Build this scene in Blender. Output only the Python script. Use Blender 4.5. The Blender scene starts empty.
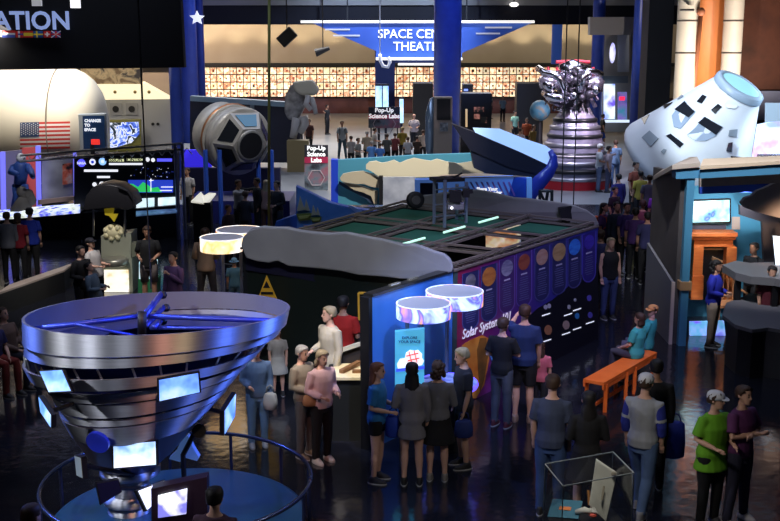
import bpy, bmesh, math, random
from mathutils import Vector, Matrix, Euler
R = math.radians
random.seed(7)
C = bpy.context.scene.collection
# ---------------------------------------------------------------- camera
F = 1100.0; PITCH = math.atan(225/F); H = 5.7
cam_d = bpy.data.cameras.new('camera'); cam = bpy.data.objects.new('camera', cam_d); C.objects.link(cam)
cam.location = (0, 0, H); cam.rotation_euler = (R(90)-PITCH, 0, 0)
cam_d.sensor_width = 36; cam_d.lens = 36*F/780; cam_d.clip_end = 300
bpy.context.scene.camera = cam
# ---------------------------------------------------------------- world, exposure
sc = bpy.context.scene
sc.view_settings.view_transform = 'Standard'; sc.view_settings.look = 'None'
sc.view_settings.exposure = 0.0; sc.view_settings.gamma = 1; sc.view_settings.use_curve_mapping = False
w = bpy.data.worlds.new('hall_air'); sc.world = w; w.use_nodes = True
w.node_tree.nodes['Background'].inputs[0].default_value = (.10, .12, .2, 1)
w.node_tree.nodes['Background'].inputs[1].default_value = .10
# ---------------------------------------------------------------- lights
def aim(o, tgt):
    o.rotation_euler = (Vector(tgt)-o.location).to_track_quat('-Z', 'Y').to_euler()
def spot(loc, tgt, power, col=(1, 1, 1), ang=40, blend=.6, rad=.15):
    d = bpy.data.lights.new('spotlight', 'SPOT'); d.energy = power; d.color = col
    d.spot_size = R(ang); d.spot_blend = blend; d.shadow_soft_size = rad
    o = bpy.data.objects.new('spotlight', d); C.objects.link(o); o.location = loc; aim(o, tgt); return o
def area(loc, tgt, power, col=(1, 1, 1), sx=2, sy=2, sprd=180):
    d = bpy.data.lights.new('area_light', 'AREA'); d.energy = power; d.color = col
    d.shape = 'RECTANGLE'; d.size = sx; d.size_y = sy; d.spread = R(sprd)
    o = bpy.data.objects.new('area_light', d); C.objects.link(o); o.location = loc; aim(o, tgt); return o
# hall: broad unseen area fills overhead, then a row of wall washers
for x in (-9, 0, 9): area((x, 38, 9.8), (x, 38, 0), 420, (.7, .78, 1), 6, 14, 100)
for x in (-4, 4): area((x, 18, 9.8), (x, 18, 0), 120, (.6, .68, 1), 5, 8, 110)
for x in (-6, 4): area((x, 58, 9.7), (x, 56, 0), 1600, (1, .96, .92), 8, 10, 120)
for i in range(15): spot((-16+i*2.35, 81.6, 4.3), (-16+i*2.35, 83, 9.0), 260, (1, .82, .55), 100, .8)
spot((-10.5, 33.9, 8.6), (-12.5, 37.5, 3.6), 1100, (1, .93, .8), 75)           # cream module
area((-11, 33.8, 6.5), (-13, 37, 3.0), 420, (1, .92, .8), 4, 2)
spot((2, 58, 9.6), (.5, 66, 5.5), 4500, (.6, .75, 1), 70)               # theater sign
spot((6, 28, 9.5), (11.6, 36.5, 2.6), 8500, (.8, .9, 1), 28)           # capsule
spot((17, 32, 8), (13, 36.5, 2.6), 9000, (.7, .85, 1), 26)
for x in (12.5, 15, 17): spot((x, 45, 1), (x, 50.5, 7), 1900, (1, .85, .7), 80) # shuttle stack
spot((5, 36, 9.5), (7, 42.5, 2.5), 8000, (.85, .8, 1), 30)              # rocket engine
spot((12, 37, 8), (7, 42.5, 3), 4000, (1, .75, .9), 30)
spot((2, 30, 9.5), (0, 37, 1.2), 7000, (1, .95, .85), 40)               # cloud wall
spot((-3, 28, 9.5), (-5, 34.5, 2.2), 2000, (1, .97, .92), 28)           # hexagonal capsule
spot((3, 26, 9.5), (5, 34, 1.5), 4000, (.4, .6, 1), 32)
spot((-3, 24, 9.5), (-2, 30, 1), 900, (.3, .5, 1), 26)
spot((4, 15, 9.5), (7.5, 21.5, 2.2), 4200, (.95, .95, 1), 36)               # house set
spot((8, 19.2, 2.6), (7.2, 22.6, 1.0), 220, (1, .6, .35), 60)  # added warm fill on the fireplace
spot((-2, 11, 9.5), (-1, 15.0, 1.2), 3600, (1, .9, .78), 13)            # old couple
spot((-.5, 8, 9.5), (-.8, 17, 2.5), 1900, (.9, .9, .95), 30)             # grey cloud
spot((4, 11, 9), (2.5, 18, 1.6), 2600, (.5, .45, 1), 34)                 # mural
spot((1.6, 11, 8), (.4, 15.3, 1.4), 1800, (.3, .45, 1), 26)
spot((2, 10, 9.5), (3.2, 16.5, .5), 1100, (1, .8, .6), 20)               # bench
spot((-7.6, 6.8, 7), (-2.6, 11.5, 2), 1050, (.85, .88, 1), 35, rad=.1)   # ring sculpture
spot((-9.2, 10, 7), (-2.6, 11.5, 2), 909, (.9, .92, 1), 35, rad=.1)
spot((-4.6, 5.2, 8.5), (-2.6, 11.5, 2), 630, (.8, .85, 1), 28, rad=.1)
spot((-.6, 4.6, 8.3), (-2.2, 11.5, 2), 909, (1, .42, .3), 24, rad=.1)
spot((1.2, 5.8, 8), (-2.2, 11.5, 2), 630, (1, .72, .4), 24, rad=.05)
spot((3.6, 9, 6), (-2, 11.5, 2), 1400, (.1, .2, 1), 30, rad=.3)
spot((3.2, 14, 5), (-2, 11.5, 2.2), 1800, (.1, .2, 1), 30, rad=.3)
spot((-9, 15, 6), (-2.4, 11.5, 2.0), 1800, (.15, .25, 1), 35, rad=.3)
area((0, 78, 9.3), (0, 83, 5.2), 1000, (1, .86, .66), 40, .8)  # added strip hidden behind the bulkhead, evens out the beige wall
for x in (14, 16.5): spot((x, 44, 9), (x, 50, 14.5), 14000, (.9, .85, 1), 60)
spot((5, 40, 9.8), (2.6, 54, 5), 5000, (.25, .4, 1), 40)
spot((-6, 45, 9.8), (-9.5, 60, 5), 2500, (.2, .35, 1), 35)
spot((-6, 19, 9), (-6.4, 23.5, 1.0), 2200, (1, .93, .85), 34)       # added to brighten the kiosk
spot((-9, 26, 9), (-10.8, 31.9, 2.3), 1500, (.9, .92, 1), 20)     # added to make the statue stand out
for x in (-24, -17): area((x, 72, 9), (x, 82, 16), 2500, (1, .75, .6), 4, 2)  # added unseen wash up high, for tan reflections in the floor
area((-20, 50, 12), (-22, 56, 20), 900, (.8, .6, .9), 6, 6)  # added unseen ceiling wash, for more colour mirrored in the floor
spot((-3.5, 10, 8), (-2.1, 15.2, 1), 700, (.35, .55, 1), 16)      # added blue fill on the denim visitor
area((6.6, 20.8, 2.7), (6.8, 22.1, 1.5), 16, (.95, .95, 1), 1, .2, 110)   # added unseen fill inside the house set
spot((11, 68, 9), (11, 76, 8), 3500, (.3, .5, 1), 50)
spot((5, 22, 9.5), (6.2, 29, 1.2), 1800, (.65, .45, 1), 26)       # added violet fill over the aisle crowd
spot((16, 30, 9), (13.5, 36, 3.5), 900, (.75, .88, 1), 40)
# ---------------------------------------------------------------- pixel helpers
cp, sp = math.cos(PITCH), math.sin(PITCH)
def ray(px, py):
    u = (px-390)/F; v = (260.5-py)/F
    return (u, cp+v*sp, -sp+v*cp)
def G(px, py, z=0.0):
    r = ray(px, py); t = (z-H)/r[2]; return Vector((r[0]*t, r[1]*t, z))
def D(px, py, Y):
    r = ray(px, py); t = Y/r[1]; return Vector((r[0]*t, Y, H+r[2]*t))
# ---------------------------------------------------------------- materials
MC = {}
def mat(c, rough=.6, metal=0.0, emit=0.0, ecol=None, spec=.4, aniso=0.0, trans=0.0, alpha=1.0, name=None):
    k = (tuple(c), rough, metal, emit, ecol, spec, aniso, trans, alpha, name)
    if k in MC: return MC[k]
    m = bpy.data.materials.new(name or 'finish'); m.use_nodes = True; b = m.node_tree.nodes['Principled BSDF']; I = b.inputs
    I['Base Color'].default_value = (*c, 1); I['Roughness'].default_value = rough; I['Metallic'].default_value = metal
    I['Specular IOR Level'].default_value = spec
    if emit: I['Emission Color'].default_value = (*(ecol or c), 1); I['Emission Strength'].default_value = emit
    if aniso: I['Anisotropic'].default_value = aniso
    if trans: I['Transmission Weight'].default_value = trans; I['IOR'].default_value = 1.1
    if alpha < 1: I['Alpha'].default_value = alpha
    MC[k] = m; return m
def noisemat(cols, scale=5, rough=.6, metal=0.0, emit=0.0, detail=3, coord='Object', stretch=(1, 1, 1), lo=.3, hi=.7, bump=0.0, spec=.4, const=False, dist=0.0):
    k = ('n', tuple(cols), scale, rough, metal, emit, detail, coord, stretch, lo, hi, bump, const, dist)
    if k in MC: return MC[k]
    m = bpy.data.materials.new('patterned'); m.use_nodes = True; N = m.node_tree.nodes; L = m.node_tree.links; b = N['Principled BSDF']
    tc = N.new('ShaderNodeTexCoord'); mp = N.new('ShaderNodeMapping'); mp.inputs['Scale'].default_value = stretch
    nz = N.new('ShaderNodeTexNoise'); nz.inputs['Scale'].default_value = scale; nz.inputs['Detail'].default_value = detail; nz.inputs['Distortion'].default_value = dist
    cr = N.new('ShaderNodeValToRGB'); L.new(tc.outputs[coord], mp.inputs[0]); L.new(mp.outputs[0], nz.inputs['Vector']); L.new(nz.outputs[0], cr.inputs[0])
    e = cr.color_ramp
    if const: e.interpolation = 'CONSTANT'
    while len(e.elements) < len(cols): e.elements.new(.5)
    for i, c in enumerate(cols):
        e.elements[i].position = lo+(hi-lo)*i/max(1, len(cols)-1); e.elements[i].color = (*c, 1)
    L.new(cr.outputs[0], b.inputs['Base Color']); b.inputs['Roughness'].default_value = rough; b.inputs['Metallic'].default_value = metal
    b.inputs['Specular IOR Level'].default_value = spec
    if emit: L.new(cr.outputs[0], b.inputs['Emission Color']); b.inputs['Emission Strength'].default_value = emit
    if bump:
        bp = N.new('ShaderNodeBump'); bp.inputs['Strength'].default_value = bump; L.new(nz.outputs[0], bp.inputs['Height']); L.new(bp.outputs[0], b.inputs['Normal'])
    MC[k] = m; return m
def screenmat(cols, scale=4, emit=1.2, **k):
    return noisemat(cols, scale, rough=.25, emit=emit, **k)
def glassmat():
    m = bpy.data.materials.new('clear_acrylic'); m.use_nodes = True; N = m.node_tree.nodes; L = m.node_tree.links
    N.remove(N['Principled BSDF']); o = N['Material Output']
    t = N.new('ShaderNodeBsdfTransparent'); g = N.new('ShaderNodeBsdfGlossy'); g.inputs['Roughness'].default_value = .05; mx = N.new('ShaderNodeMixShader')
    fr = N.new('ShaderNodeLayerWeight'); fr.inputs[0].default_value = .08; t.inputs[0].default_value = (.93, .95, .96, 1)
    L.new(fr.outputs['Facing'], mx.inputs[0]); L.new(t.outputs[0], mx.inputs[1]); L.new(g.outputs[0], mx.inputs[2]); L.new(mx.outputs[0], o.inputs[0])
    return m
# ---------------------------------------------------------------- mesh builder
class MB:
    def __init__(s): s.b = bmesh.new(); s.mi = 0; s.smooth = False; s.X = None
    def _fin(s, n):
        s.b.faces.ensure_lookup_table(); s.b.verts.index_update()
    def faces(s, vs, fs):
        if s.X is not None: vs = [s.X @ Vector(v) for v in vs]
        v = [s.b.verts.new(p) for p in vs]
        for f in fs:
            try: q = s.b.faces.new([v[i] for i in f]); q.material_index = s.mi; q.smooth = s.smooth
            except ValueError: pass
        return s
    def box(s, c, d, rz=0, M=None, taper=1.0):
        hx, hy, hz = d[0]/2, d[1]/2, d[2]/2; T = M if M is not None else Matrix.Rotation(rz, 3, 'Z'); c = Vector(c)
        vs = [c+T @ Vector((x*hx*(taper if z > 0 else 1), y*hy*(taper if z > 0 else 1), z*hz)) for z in (-1, 1) for y in (-1, 1) for x in (-1, 1)]
        return s.faces(vs, [(0, 2, 3, 1), (4, 5, 7, 6), (0, 1, 5, 4), (2, 6, 7, 3), (0, 4, 6, 2), (1, 3, 7, 5)])
    def beam(s, a, b, wd=.05, ht=None):
        a, b = Vector(a), Vector(b); ht = ht or wd; q = (b-a).to_track_quat('Z', 'Y').to_matrix()
        return s.box((a+b)/2, (wd, ht, (b-a).length), M=q)
    def rings(s, rs, cap=True, close=True):
        n = len(rs[0]); vs = [p for r in rs for p in r]; fs = []
        for i in range(len(rs)-1):
            for j in range(n if close else n-1):
                k = (j+1) % n; fs.append((i*n+j, i*n+k, (i+1)*n+k, (i+1)*n+j))
        if cap: fs.append(tuple(range(n))[::-1]); fs.append(tuple((len(rs)-1)*n+j for j in range(n)))
        return s.faces(vs, fs)
    def tube(s, pts, r, seg=8, cap=True, flat=1.0):
        pts = [Vector(p) for p in pts]; rs = []; r = r if isinstance(r, (list, tuple)) else [r]*len(pts)
        ref = None
        for i, p in enumerate(pts):
            t = (pts[min(i+1, len(pts)-1)]-pts[max(i-1, 0)]).normalized()
            if ref is None: ref = Vector((1, 0, 0)) if abs(t.x) < .8 else Vector((0, 1, 0))
            u = (ref-t*ref.dot(t)).normalized(); v = t.cross(u); ref = u
            rs.append([p+u*math.cos(a)*r[i]+v*math.sin(a)*r[i]*flat for a in [2*math.pi*j/seg for j in range(seg)]])
        return s.rings(rs, cap)
    def cyl(s, a, b, r, r2=None, seg=16, cap=True): return s.tube([a, b], [r, r if r2 is None else r2], seg, cap)
    def lathe(s, prof, seg=24, c=(0, 0, 0), cap=True, a0=0, a1=2*math.pi):
        c = Vector(c); full = abs(a1-a0-2*math.pi) < 1e-4; n = seg if full else seg+1
        rs = [[c+Vector((r*math.cos(a0+(a1-a0)*j/seg), r*math.sin(a0+(a1-a0)*j/seg), z)) for j in range(n)] for r, z in prof]
        return s.rings(rs, cap, full)
    def prism(s, poly, v):                      # planar outline extruded by vector
        v = Vector(v); a = [Vector(p) for p in poly]; n = len(a)
        return s.faces(a+[p+v for p in a], [tuple(range(n)), tuple(range(2*n-1, n-1, -1))]+[(i, (i+1) % n, n+(i+1) % n, n+i) for i in range(n)])
    def ball(s, c, r, seg=12, sc=(1, 1, 1)):
        c = Vector(c); rs = []
        for i in range(seg//2+1):
            t = -math.pi/2+math.pi*i/(seg//2); q = max(math.cos(t), .02)
            rs.append([c+Vector((r*q*math.cos(2*math.pi*j/seg)*sc[0], r*q*math.sin(2*math.pi*j/seg)*sc[1], r*math.sin(t)*sc[2])) for j in range(seg)])
        return s.rings(rs)
    def build(s, name, m, parent=None, bevel=0, world=False, offs=None):
        bmesh.ops.recalc_face_normals(s.b, faces=s.b.faces)
        me = bpy.data.meshes.new(name)
        if parent is not None and world: s.b.transform((Matrix.Translation(parent.location) @ parent.rotation_euler.to_matrix().to_4x4()).inverted())
        s.b.to_mesh(me); s.b.free()
        for q in (m if isinstance(m, (list, tuple)) else [m]): me.materials.append(q)
        o = bpy.data.objects.new(name, me); C.objects.link(o)
        if parent is not None: o.parent = parent
        if bevel:
            bv = o.modifiers.new('bevel', 'BEVEL'); bv.width = bevel; bv.segments = 2; bv.limit_method = 'ANGLE'
        return o
def tag(o, label=None, cat=None, group=None, kind=None):
    if label: o['label'] = label
    if cat: o['category'] = cat
    if group: o['group'] = group
    if kind: o['kind'] = kind
    return o
def thing(name, label, cat, loc=(0, 0, 0), rz=0, group=None):
    o = bpy.data.objects.new(name, None); C.objects.link(o); o.empty_display_size = .2
    o.location = loc; o.rotation_euler = (0, 0, rz); return tag(o, label, cat, group)
def copy_tree(o, parent=None):
    c = o.copy(); C.objects.link(c)
    if parent: c.parent = parent
    for ch in list(o.children): copy_tree(ch, c)
    return c
def text(name, s, size, loc, rot, m, parent=None, ext=.004, align='CENTER', shear=0, bold=0.0):
    cu = bpy.data.curves.new('lettering', 'FONT'); cu.body = s; cu.size = size; cu.extrude = ext; cu.align_x = align; cu.shear = shear; cu.offset = bold; cu.resolution_u = 3
    t = bpy.data.objects.new('lettering', cu); C.objects.link(t); dg = bpy.context.evaluated_depsgraph_get()
    me = bpy.data.meshes.new_from_object(t.evaluated_get(dg)); bpy.data.objects.remove(t); bpy.data.curves.remove(cu)
    T = Matrix.Translation(loc) @ Euler(rot).to_matrix().to_4x4()
    if parent is not None: T = (Matrix.Translation(parent.location) @ parent.rotation_euler.to_matrix().to_4x4()).inverted() @ T
    me.transform(T); me.materials.clear(); me.materials.append(m)
    o = bpy.data.objects.new(name, me); C.objects.link(o)
    if parent is not None: o.parent = parent
    return o
def quadtext(*a, **k): return text(*a, **k)
FACE = (R(90), 0, 0)     # upright, readable from -Y
BLACK = mat((.006, .006, .008), .5); DARK = mat((.02, .021, .026), .55); BLUEP = mat((.012, .035, .28), .45); STEEL = mat((.55, .56, .6), .3, 1.0)
GREYM = mat((.25, .26, .28), .4, .6); WHITE = mat((.75, .76, .78), .5); TEAL = mat((.06, .24, .34), .6)
def light(c, e): return mat(c, .4, emit=e, ecol=tuple(c))
# ================================================================ STRUCTURE
def struct(name, m, mb, **k): return tag(mb.build(name, m, **k), kind='structure')
def floormat():
    m = bpy.data.materials.new('polished_dark_floor'); m.use_nodes = True; N = m.node_tree.nodes; L = m.node_tree.links; b = N['Principled BSDF']
    tc = N.new('ShaderNodeTexCoord'); n1 = N.new('ShaderNodeTexNoise'); n1.inputs['Scale'].default_value = .8; n1.inputs['Detail'].default_value = 5
    n2 = N.new('ShaderNodeTexNoise'); n2.inputs['Scale'].default_value = 5.; n2.inputs['Detail'].default_value = 1.5
    cr = N.new('ShaderNodeValToRGB'); cr.color_ramp.elements[0].color = (.006, .007, .012, 1); cr.color_ramp.elements[1].color = (.016, .017, .024, 1)
    rr = N.new('ShaderNodeMapRange'); rr.inputs['To Min'].default_value = .07; rr.inputs['To Max'].default_value = .2
    bp = N.new('ShaderNodeBump'); bp.inputs['Strength'].default_value = .09; bp.inputs['Distance'].default_value = .05
    for n in (n1, n2): L.new(tc.outputs['Object'], n.inputs['Vector'])
    L.new(n1.outputs[0], cr.inputs[0]); L.new(cr.outputs[0], b.inputs['Base Color']); L.new(n1.outputs[0], rr.inputs[0]); L.new(rr.outputs[0], b.inputs['Roughness'])
    L.new(n2.outputs[0], bp.inputs['Height']); L.new(bp.outputs[0], b.inputs['Normal']); b.inputs['Specular IOR Level'].default_value = .8
    return m
struct('floor', floormat(), MB().box((0, 18, -.1), (60, 39, .2)))
struct('floor_far', noisemat(((.17, .19, .22), (.25, .26, .28)), .6, .3), MB().box((0, 60.75, -.1), (60, 46.5, .2)))
struct('ceiling', mat((.01, .01, .012), .9), MB().box((0, 41, 20.1), (60, 86, .2)))
struct('wall_left', DARK, MB().box((-30, 41, 10), (.3, 86, 20.4)))
struct('wall_right', DARK, MB().box((30, 41, 10), (.3, 86, 20.4)))
struct('wall_back', noisemat(((.34, .28, .2), (.42, .36, .27)), .3, .8), MB().box((0, 83.2, 10), (60, .4, 20.4)))
# maroon plinth under the picture wall
a = D(205, 98, 82.9); b = D(548, 98, 82.9)
struct('baseboard_back', noisemat(((.1, .035, .03), (.16, .06, .05)), 1.5, .6), MB().box((0, 82.85, a.z/2), (44, .3, a.z)))
# black bulkhead and grey beams across the far end
z1 = D(0, 24.5, 70).z; z0 = D(0, 5.5, 70).z
struct('trim_1', mat((.008, .009, .02), .7), MB().box((0, 70, (z0+z1)/2), (60, .5, z0-z1)))
struct('trim_2', mat((.36, .36, .38), .8), MB().box((0, 69.6, z0+.8), (60, .6, 1.6)))
# dark ledge above the picture wall
tz = D(0, 63, 82.5).z; tz2 = D(0, 66.5, 82.5).z
struct('trim_3', mat((.02, .02, .02), .7), MB().box((0, 82.6, (tz+tz2)/2), (44, .9, tz-tz2)))

# ---- illuminated picture wall
pw = thing('picture_wall', 'long backlit wall of framed pictures glowing warm white across the far end', 'display wall', (0, 82.6, 0))
pl = D(190, 67, 82.6); pr = D(562, 97, 82.6); mb = MB()
mb.box(((pl.x+pr.x)/2, 82.6, (pl.z+pr.z)/2), (pr.x-pl.x, .1, pl.z-pr.z)); mb.build('backing_panel', mat((.03, .025, .02), .6), pw, world=True)
pm = [noisemat(((.95, .72, .36), (1., .86, .58), (.65, .22, .08), (1, .9, .66)), 2.6, .4, emit=e, detail=4, lo=.34, hi=.68) for e in (.85, 1.1, 1.5)]
inner = [mat((.25, .1, .05), .5), mat((.1, .09, .1), .5), mat((.45, .25, .1), .5), mat((.6, .15, .08), .5)]
cols = 56; rows = 4; cw = (pr.x-pl.x)/cols; rh = (pl.z-pr.z)/rows; rest = MB(); k = 0
for i in range(cols):
    for j in range(rows):
        cx = pl.x+cw*(i+.5); cz = pr.z+rh*(j+.5); u = MB() if k < 100 else rest
        g = random.randrange(3)
        if j == 1 and i in (12, 22, 23, 24, 31, 45, 46): g = 2
        u.mi = g; u.box((cx, 82.53, cz), (cw*.86, .05, rh*.86)); u.mi = 3+random.randrange(4)
        if random.random() < .75: u.box((cx+random.uniform(-.04, .04), 82.49, cz), (cw*random.uniform(.15, .4), .03, rh*random.uniform(.15, .4)))
        if k < 100: u.build('picture_panel', pm+inner, pw, world=True)
        k += 1
tag(rest.build('picture_panels', pm+inner, pw, world=True), kind='stuff')

# ---- theater sign
Y = 66
ts = thing('theater_sign', 'large blue wedge sign reading SPACE CENTER THEATER in white letters', 'sign', D(420, 40, Y))
mb = MB(); mb.prism([D(x, y, Y) for x, y in ((312, 23), (532, 23), (462, 53), (462, 59), (376, 59), (376, 51))], (0, .5, 0)); 
mb.build('sign_board', noisemat(((.03, .08, .42), (.06, .16, .62)), .25, .5), ts, world=True)
wl = light((1, .98, .93), .95)
for nm, (x0, y0, x1, y1) in (('light_bar', (301, 20.5, 534, 23)), ('light_bar', (376, 57.5, 462, 60))):
    a = D(x0, y0, Y-.3); b = D(x1, y1, Y-.3); MB().box((a+b)/2, (b.x-a.x, .5, a.z-b.z)).build(nm, wl if nm else wl, ts, world=True)
for x0, y0, x1 in ((325, 29.5, 350), (333, 35.5, 360), (485, 27.5, 512), (476, 33.5, 500)):
    a = D(x0, y0-.8, Y-.1); b = D(x1, y0+.8, Y-.1); MB().box((a+b)/2, (b.x-a.x, .08, a.z-b.z)).build('stripe', mat((.6, .6, .65), .5, emit=.25), ts, world=True)
let = light((.95, .97, 1), 1.0)
text('lettering', 'SPACE CENTER', .72, D(419.5, 38, Y-.15), FACE, let, ts, bold=.004)
text('lettering', 'THEATER', .72, D(419, 50.5, Y-.15), FACE, let, ts, bold=.004)
# blue entrance under the sign
for xx in (-2.5, 4.5): MB().beam((xx, Y+.2, D(0, 24, Y).z), (xx, Y+.2, 20), .08).build('hanger', DARK, ts, world=True)
en = thing('theater_entrance', 'dark blue entrance block with a white strip lamp under the theater sign', 'entrance', G(405, 113))
p = D(405, 98, 80)
MB().box((D(378, 98, 79).x+.5, 79, 3), (1.4, .6, 6)).build('column', mat((.02, .04, .2), .6), en, world=True)
a = D(398, 63, 78.5); b = D(440, 65.5, 78.5); MB().box((a+b)/2, (b.x-a.x, .3, .15)).build('strip_lamp', wl, en, world=True)
MB().box((a+b)/2+Vector((0, .5, .6)), (b.x-a.x+2.5, .8, 1)).build('canopy', mat((.02, .04, .2), .6), en, world=True)

# ---- blue columns
def column(px, pyb, wpx, Y, label, m=BLUEP, ztop=20, z0=0, seg=28, light_m=None):
    p = D(px, 100, Y); r = wpx/2*Y/F
    o = MB(); o.smooth = True; o.lathe([(r, z0), (r, ztop)], seg, (p.x, Y, 0)); t = o.build('column', m)
    t.location = (0, 0, 0); return tag(t, label, 'column')
bl = noisemat(((.012, .04, .34), (.018, .055, .4)), 3, .35)
column(447, 0, 27, 54, 'big blue column standing in the middle of the hall', bl)
column(189, 0, 19, 60, 'blue column behind the hanging black panel, wider of the left pair', bl)
column(202, 0, 8, 64, 'slim blue column right beside the wide blue column', bl)
column(176, 0, 12, 44, 'thin blue column at the right end of the hanging black panel', bl)
column(555, 0, 10, 76, 'pale blue lit column hanging above the rocket engine', mat((.05, .13, .6), .5, emit=.12, ecol=(.1, .25, 1.)), z0=D(0, 64, 76).z)  # faint emission stands in for the blue light falling on it
column(596, 0, 12, 60, 'dark blue column behind the right side of the rocket engine', bl)
column(636, 0, 11, 56, 'dark blue column next to the lit doorway', bl)
# white star on blue column
s = MB(); cpt = D(197, 18, 59.38); pts = []
for i in range(10):
    a = math.pi*i/5+.3; r = .42 if i % 2 == 0 else .2; pts.append(cpt+Vector((math.cos(a)*r, 0, math.sin(a)*r*.9)))
s.prism(pts, (0, .06, 0)); tag(s.build('star_emblem', light((.9, .93, 1), .5)), 'small white star emblem high on the left blue column', 'emblem')

cl_ = thing('ceiling_light', 'small round bright ceiling lamp near the top centre right', 'light', D(514, 4, 69)); MB().ball(D(514, 4.5, 69), .2, 12, (1.4, 1, .7)).build('diffuser', light((1, .97, .9), 2), cl_, world=True); MB().tube([D(514, 3, 69.1), (D(514, 3, 69.1).x, 69.1, 20)], .04, 6).build('rod', DARK, cl_, world=True)
# ---- hanging black sign panel, top left
bp = thing('hanging_sign', 'huge black panel hanging top left with pale letters ATION and flags', 'sign', D(90, 30, 33))
a = D(-60, -14, 33); b = D(185, 67, 33)
MB().prism([D(-60, -160, 33), D(172, -160, 33), D(184, 67.5, 33), D(-60, 70.5, 33)], (0, .4, 0)).build('black_panel', mat((.008, .008, .011), .75), bp, world=True)
text('lettering', 'ATION', .72, D(-6, 29, 32.9), FACE, mat((.3, .4, .7), .5, emit=.5, ecol=(.38, .5, .95)), bp, align='LEFT', bold=.018)
fl = [mat(c, .5, emit=.12, ecol=c) for c in ((.7, .7, .72), (.6, .03, .03), (.05, .08, .4), (.75, .35, .02), (.75, .6, .05), (.02, .1, .4))]
f = MB(); x = 0
def flagq(f, x0, y0, x1, y1, m, dy=0):
    a = D(x0, y0, 32.9-dy); b = D(x1, y1, 32.9-dy); f.mi = m; f.box((a+b)/2, (b.x-a.x, .03, a.z-b.z))
flagq(f, -2, 30.5, 2, 37, 0); flagq(f, 2.5, 30.5, 15, 33, 1); flagq(f, 2.5, 33, 15, 35, 0); flagq(f, 2.5, 35, 15, 37.5, 2)
flagq(f, 15.5, 31, 23, 37.5, 1); flagq(f, 18, 31, 20, 37.5, 0, .03); flagq(f, 18, 33.5, 23, 35, 2, .05)
flagq(f, 23.5, 31, 33, 32.8, 1); flagq(f, 23.5, 32.8, 33, 36, 4); flagq(f, 23.5, 36, 33, 37.5, 1)
flagq(f, 33.5, 31, 43, 37.5, 5); flagq(f, 36, 31, 37.6, 37.5, 4, .03); flagq(f, 33.5, 33.6, 43, 35, 4, .03)
flagq(f, 43.5, 31, 51, 37.5, 1); flagq(f, 46.4, 32, 48, 36.5, 0, .03); flagq(f, 44.8, 33.6, 49.6, 35, 0, .03)
flagq(f, 51.5, 31, 60.5, 37.5, 2); flagq(f, 51.5, 33.6, 60.5, 35, 1, .05); flagq(f, 55, 31, 57, 37.5, 1, .05)
f.mi = 0
for sgn in (-1, 1): f.beam(D(51.5, 34.2-sgn*3.2, 32.86), D(60.5, 34.2+sgn*3.2, 32.86), .05, .02)
f.build('flag_strip', fl, bp, world=True)
for px, lab, e in ((37, 'dim square ceiling light above the letters', .28), (75.5, 'bright white square light above the black hanging panel', 1.3)):
    a = D(px-5, -2, 32); b = D(px+5, 6 if px < 50 else 8, 32); t = thing('ceiling_light', lab, 'light', (a+b)/2)
    MB().box((a+b)/2+Vector((0, .1, .02)), (b.x-a.x+.04, .14, a.z-b.z+.04)).build('housing', DARK, t, world=True)
    MB().box((a+b)/2, (b.x-a.x, .12, a.z-b.z)).build('diffuser', light((.95, .95, 1), e), t, world=True)
# ================================================================ LEFT BACK: module, mission control
def panel(pts, v, m, name, parent=None, **k):
    return MB().prism(pts, v).build(name, m, parent, world=parent is not None, **k)
# cream rounded module
cm = thing('station_module', 'huge cream rounded module at far left carrying a striped flag', 'spacecraft', (-11.8, 37.5, 0))
p = D(20, 130, 37.5); cz = D(20, 128, 37.5).z; rr = 2.05
o = MB(); o.smooth = True; prof = [(-8, rr), (0, rr)]+[(1.3*math.sin(t), .45+(rr-.45)*math.cos(t)**.8) for t in [R(a) for a in (15, 30, 45, 60, 72, 82)]]
xe = D(64, 100, 37.5).x
rs = [[Vector((xe+x, 37.5+q*math.cos(2*math.pi*j/40), cz+q*math.sin(2*math.pi*j/40))) for j in range(40)] for x, q in prof]
o.rings(rs); o.build('hull', noisemat(((.66, .6, .48), (.74, .68, .55)), .5, .55), cm, world=True)
def onhull(px, py, d=.02):                  # point on the cylinder surface under a pixel
    r = Vector(ray(px, py)); a = r.y**2+r.z**2; bb = -2*37.5*r.y+2*(H-cz)*r.z; c = 37.5**2+(H-cz)**2-(rr+d)**2
    t = (-bb-math.sqrt(max(0, bb*bb-4*a*c)))/(2*a); return Vector((r.x*t, r.y*t, H+r.z*t))
fg = MB(); 
x0, x1, y0, y1 = 20, 70, 122.5, 149.5
def hullstrip(f, xa, xb, ya, yb, m, d):
    f.mi = m; n = 4
    for i in range(n):
        ya2 = ya+(yb-ya)*i/n; yb2 = ya+(yb-ya)*(i+1)/n
        sk_ = lambda x: -(x-20)*.022
        f.faces([onhull(xa, ya2+sk_(xa), d), onhull(xb, ya2+sk_(xb), d), onhull(xb+.1, yb2+sk_(xb), d), onhull(xa+.1, yb2+sk_(xa), d)], [(0, 1, 2, 3)])
for i in range(13):
    ya = y0+(y1-y0)*i/13; hullstrip(fg, x0+(0 if i > 6 else 19), x1, ya, ya+(y1-y0)/13, 0 if i % 2 == 0 else 1, .02)
hullstrip(fg, x0, x0+19, y0, y0+(y1-y0)*7/13, 2, .03)
for i in range(9):
    for j in range(6 if i % 2 == 0 else 5):
        px = x0+1.6+i*2; py = y0+1.3+j*2.2+(0 if i % 2 == 0 else 1.1); hullstrip(fg, px-.45, px+.45, py-.45, py+.45, 1, .05)
fg.build('flag', [mat((.62, .05, .04), .6), mat((.85, .83, .78), .6), mat((.03, .06, .16), .6)], cm, world=True)
o = MB(); 
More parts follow.
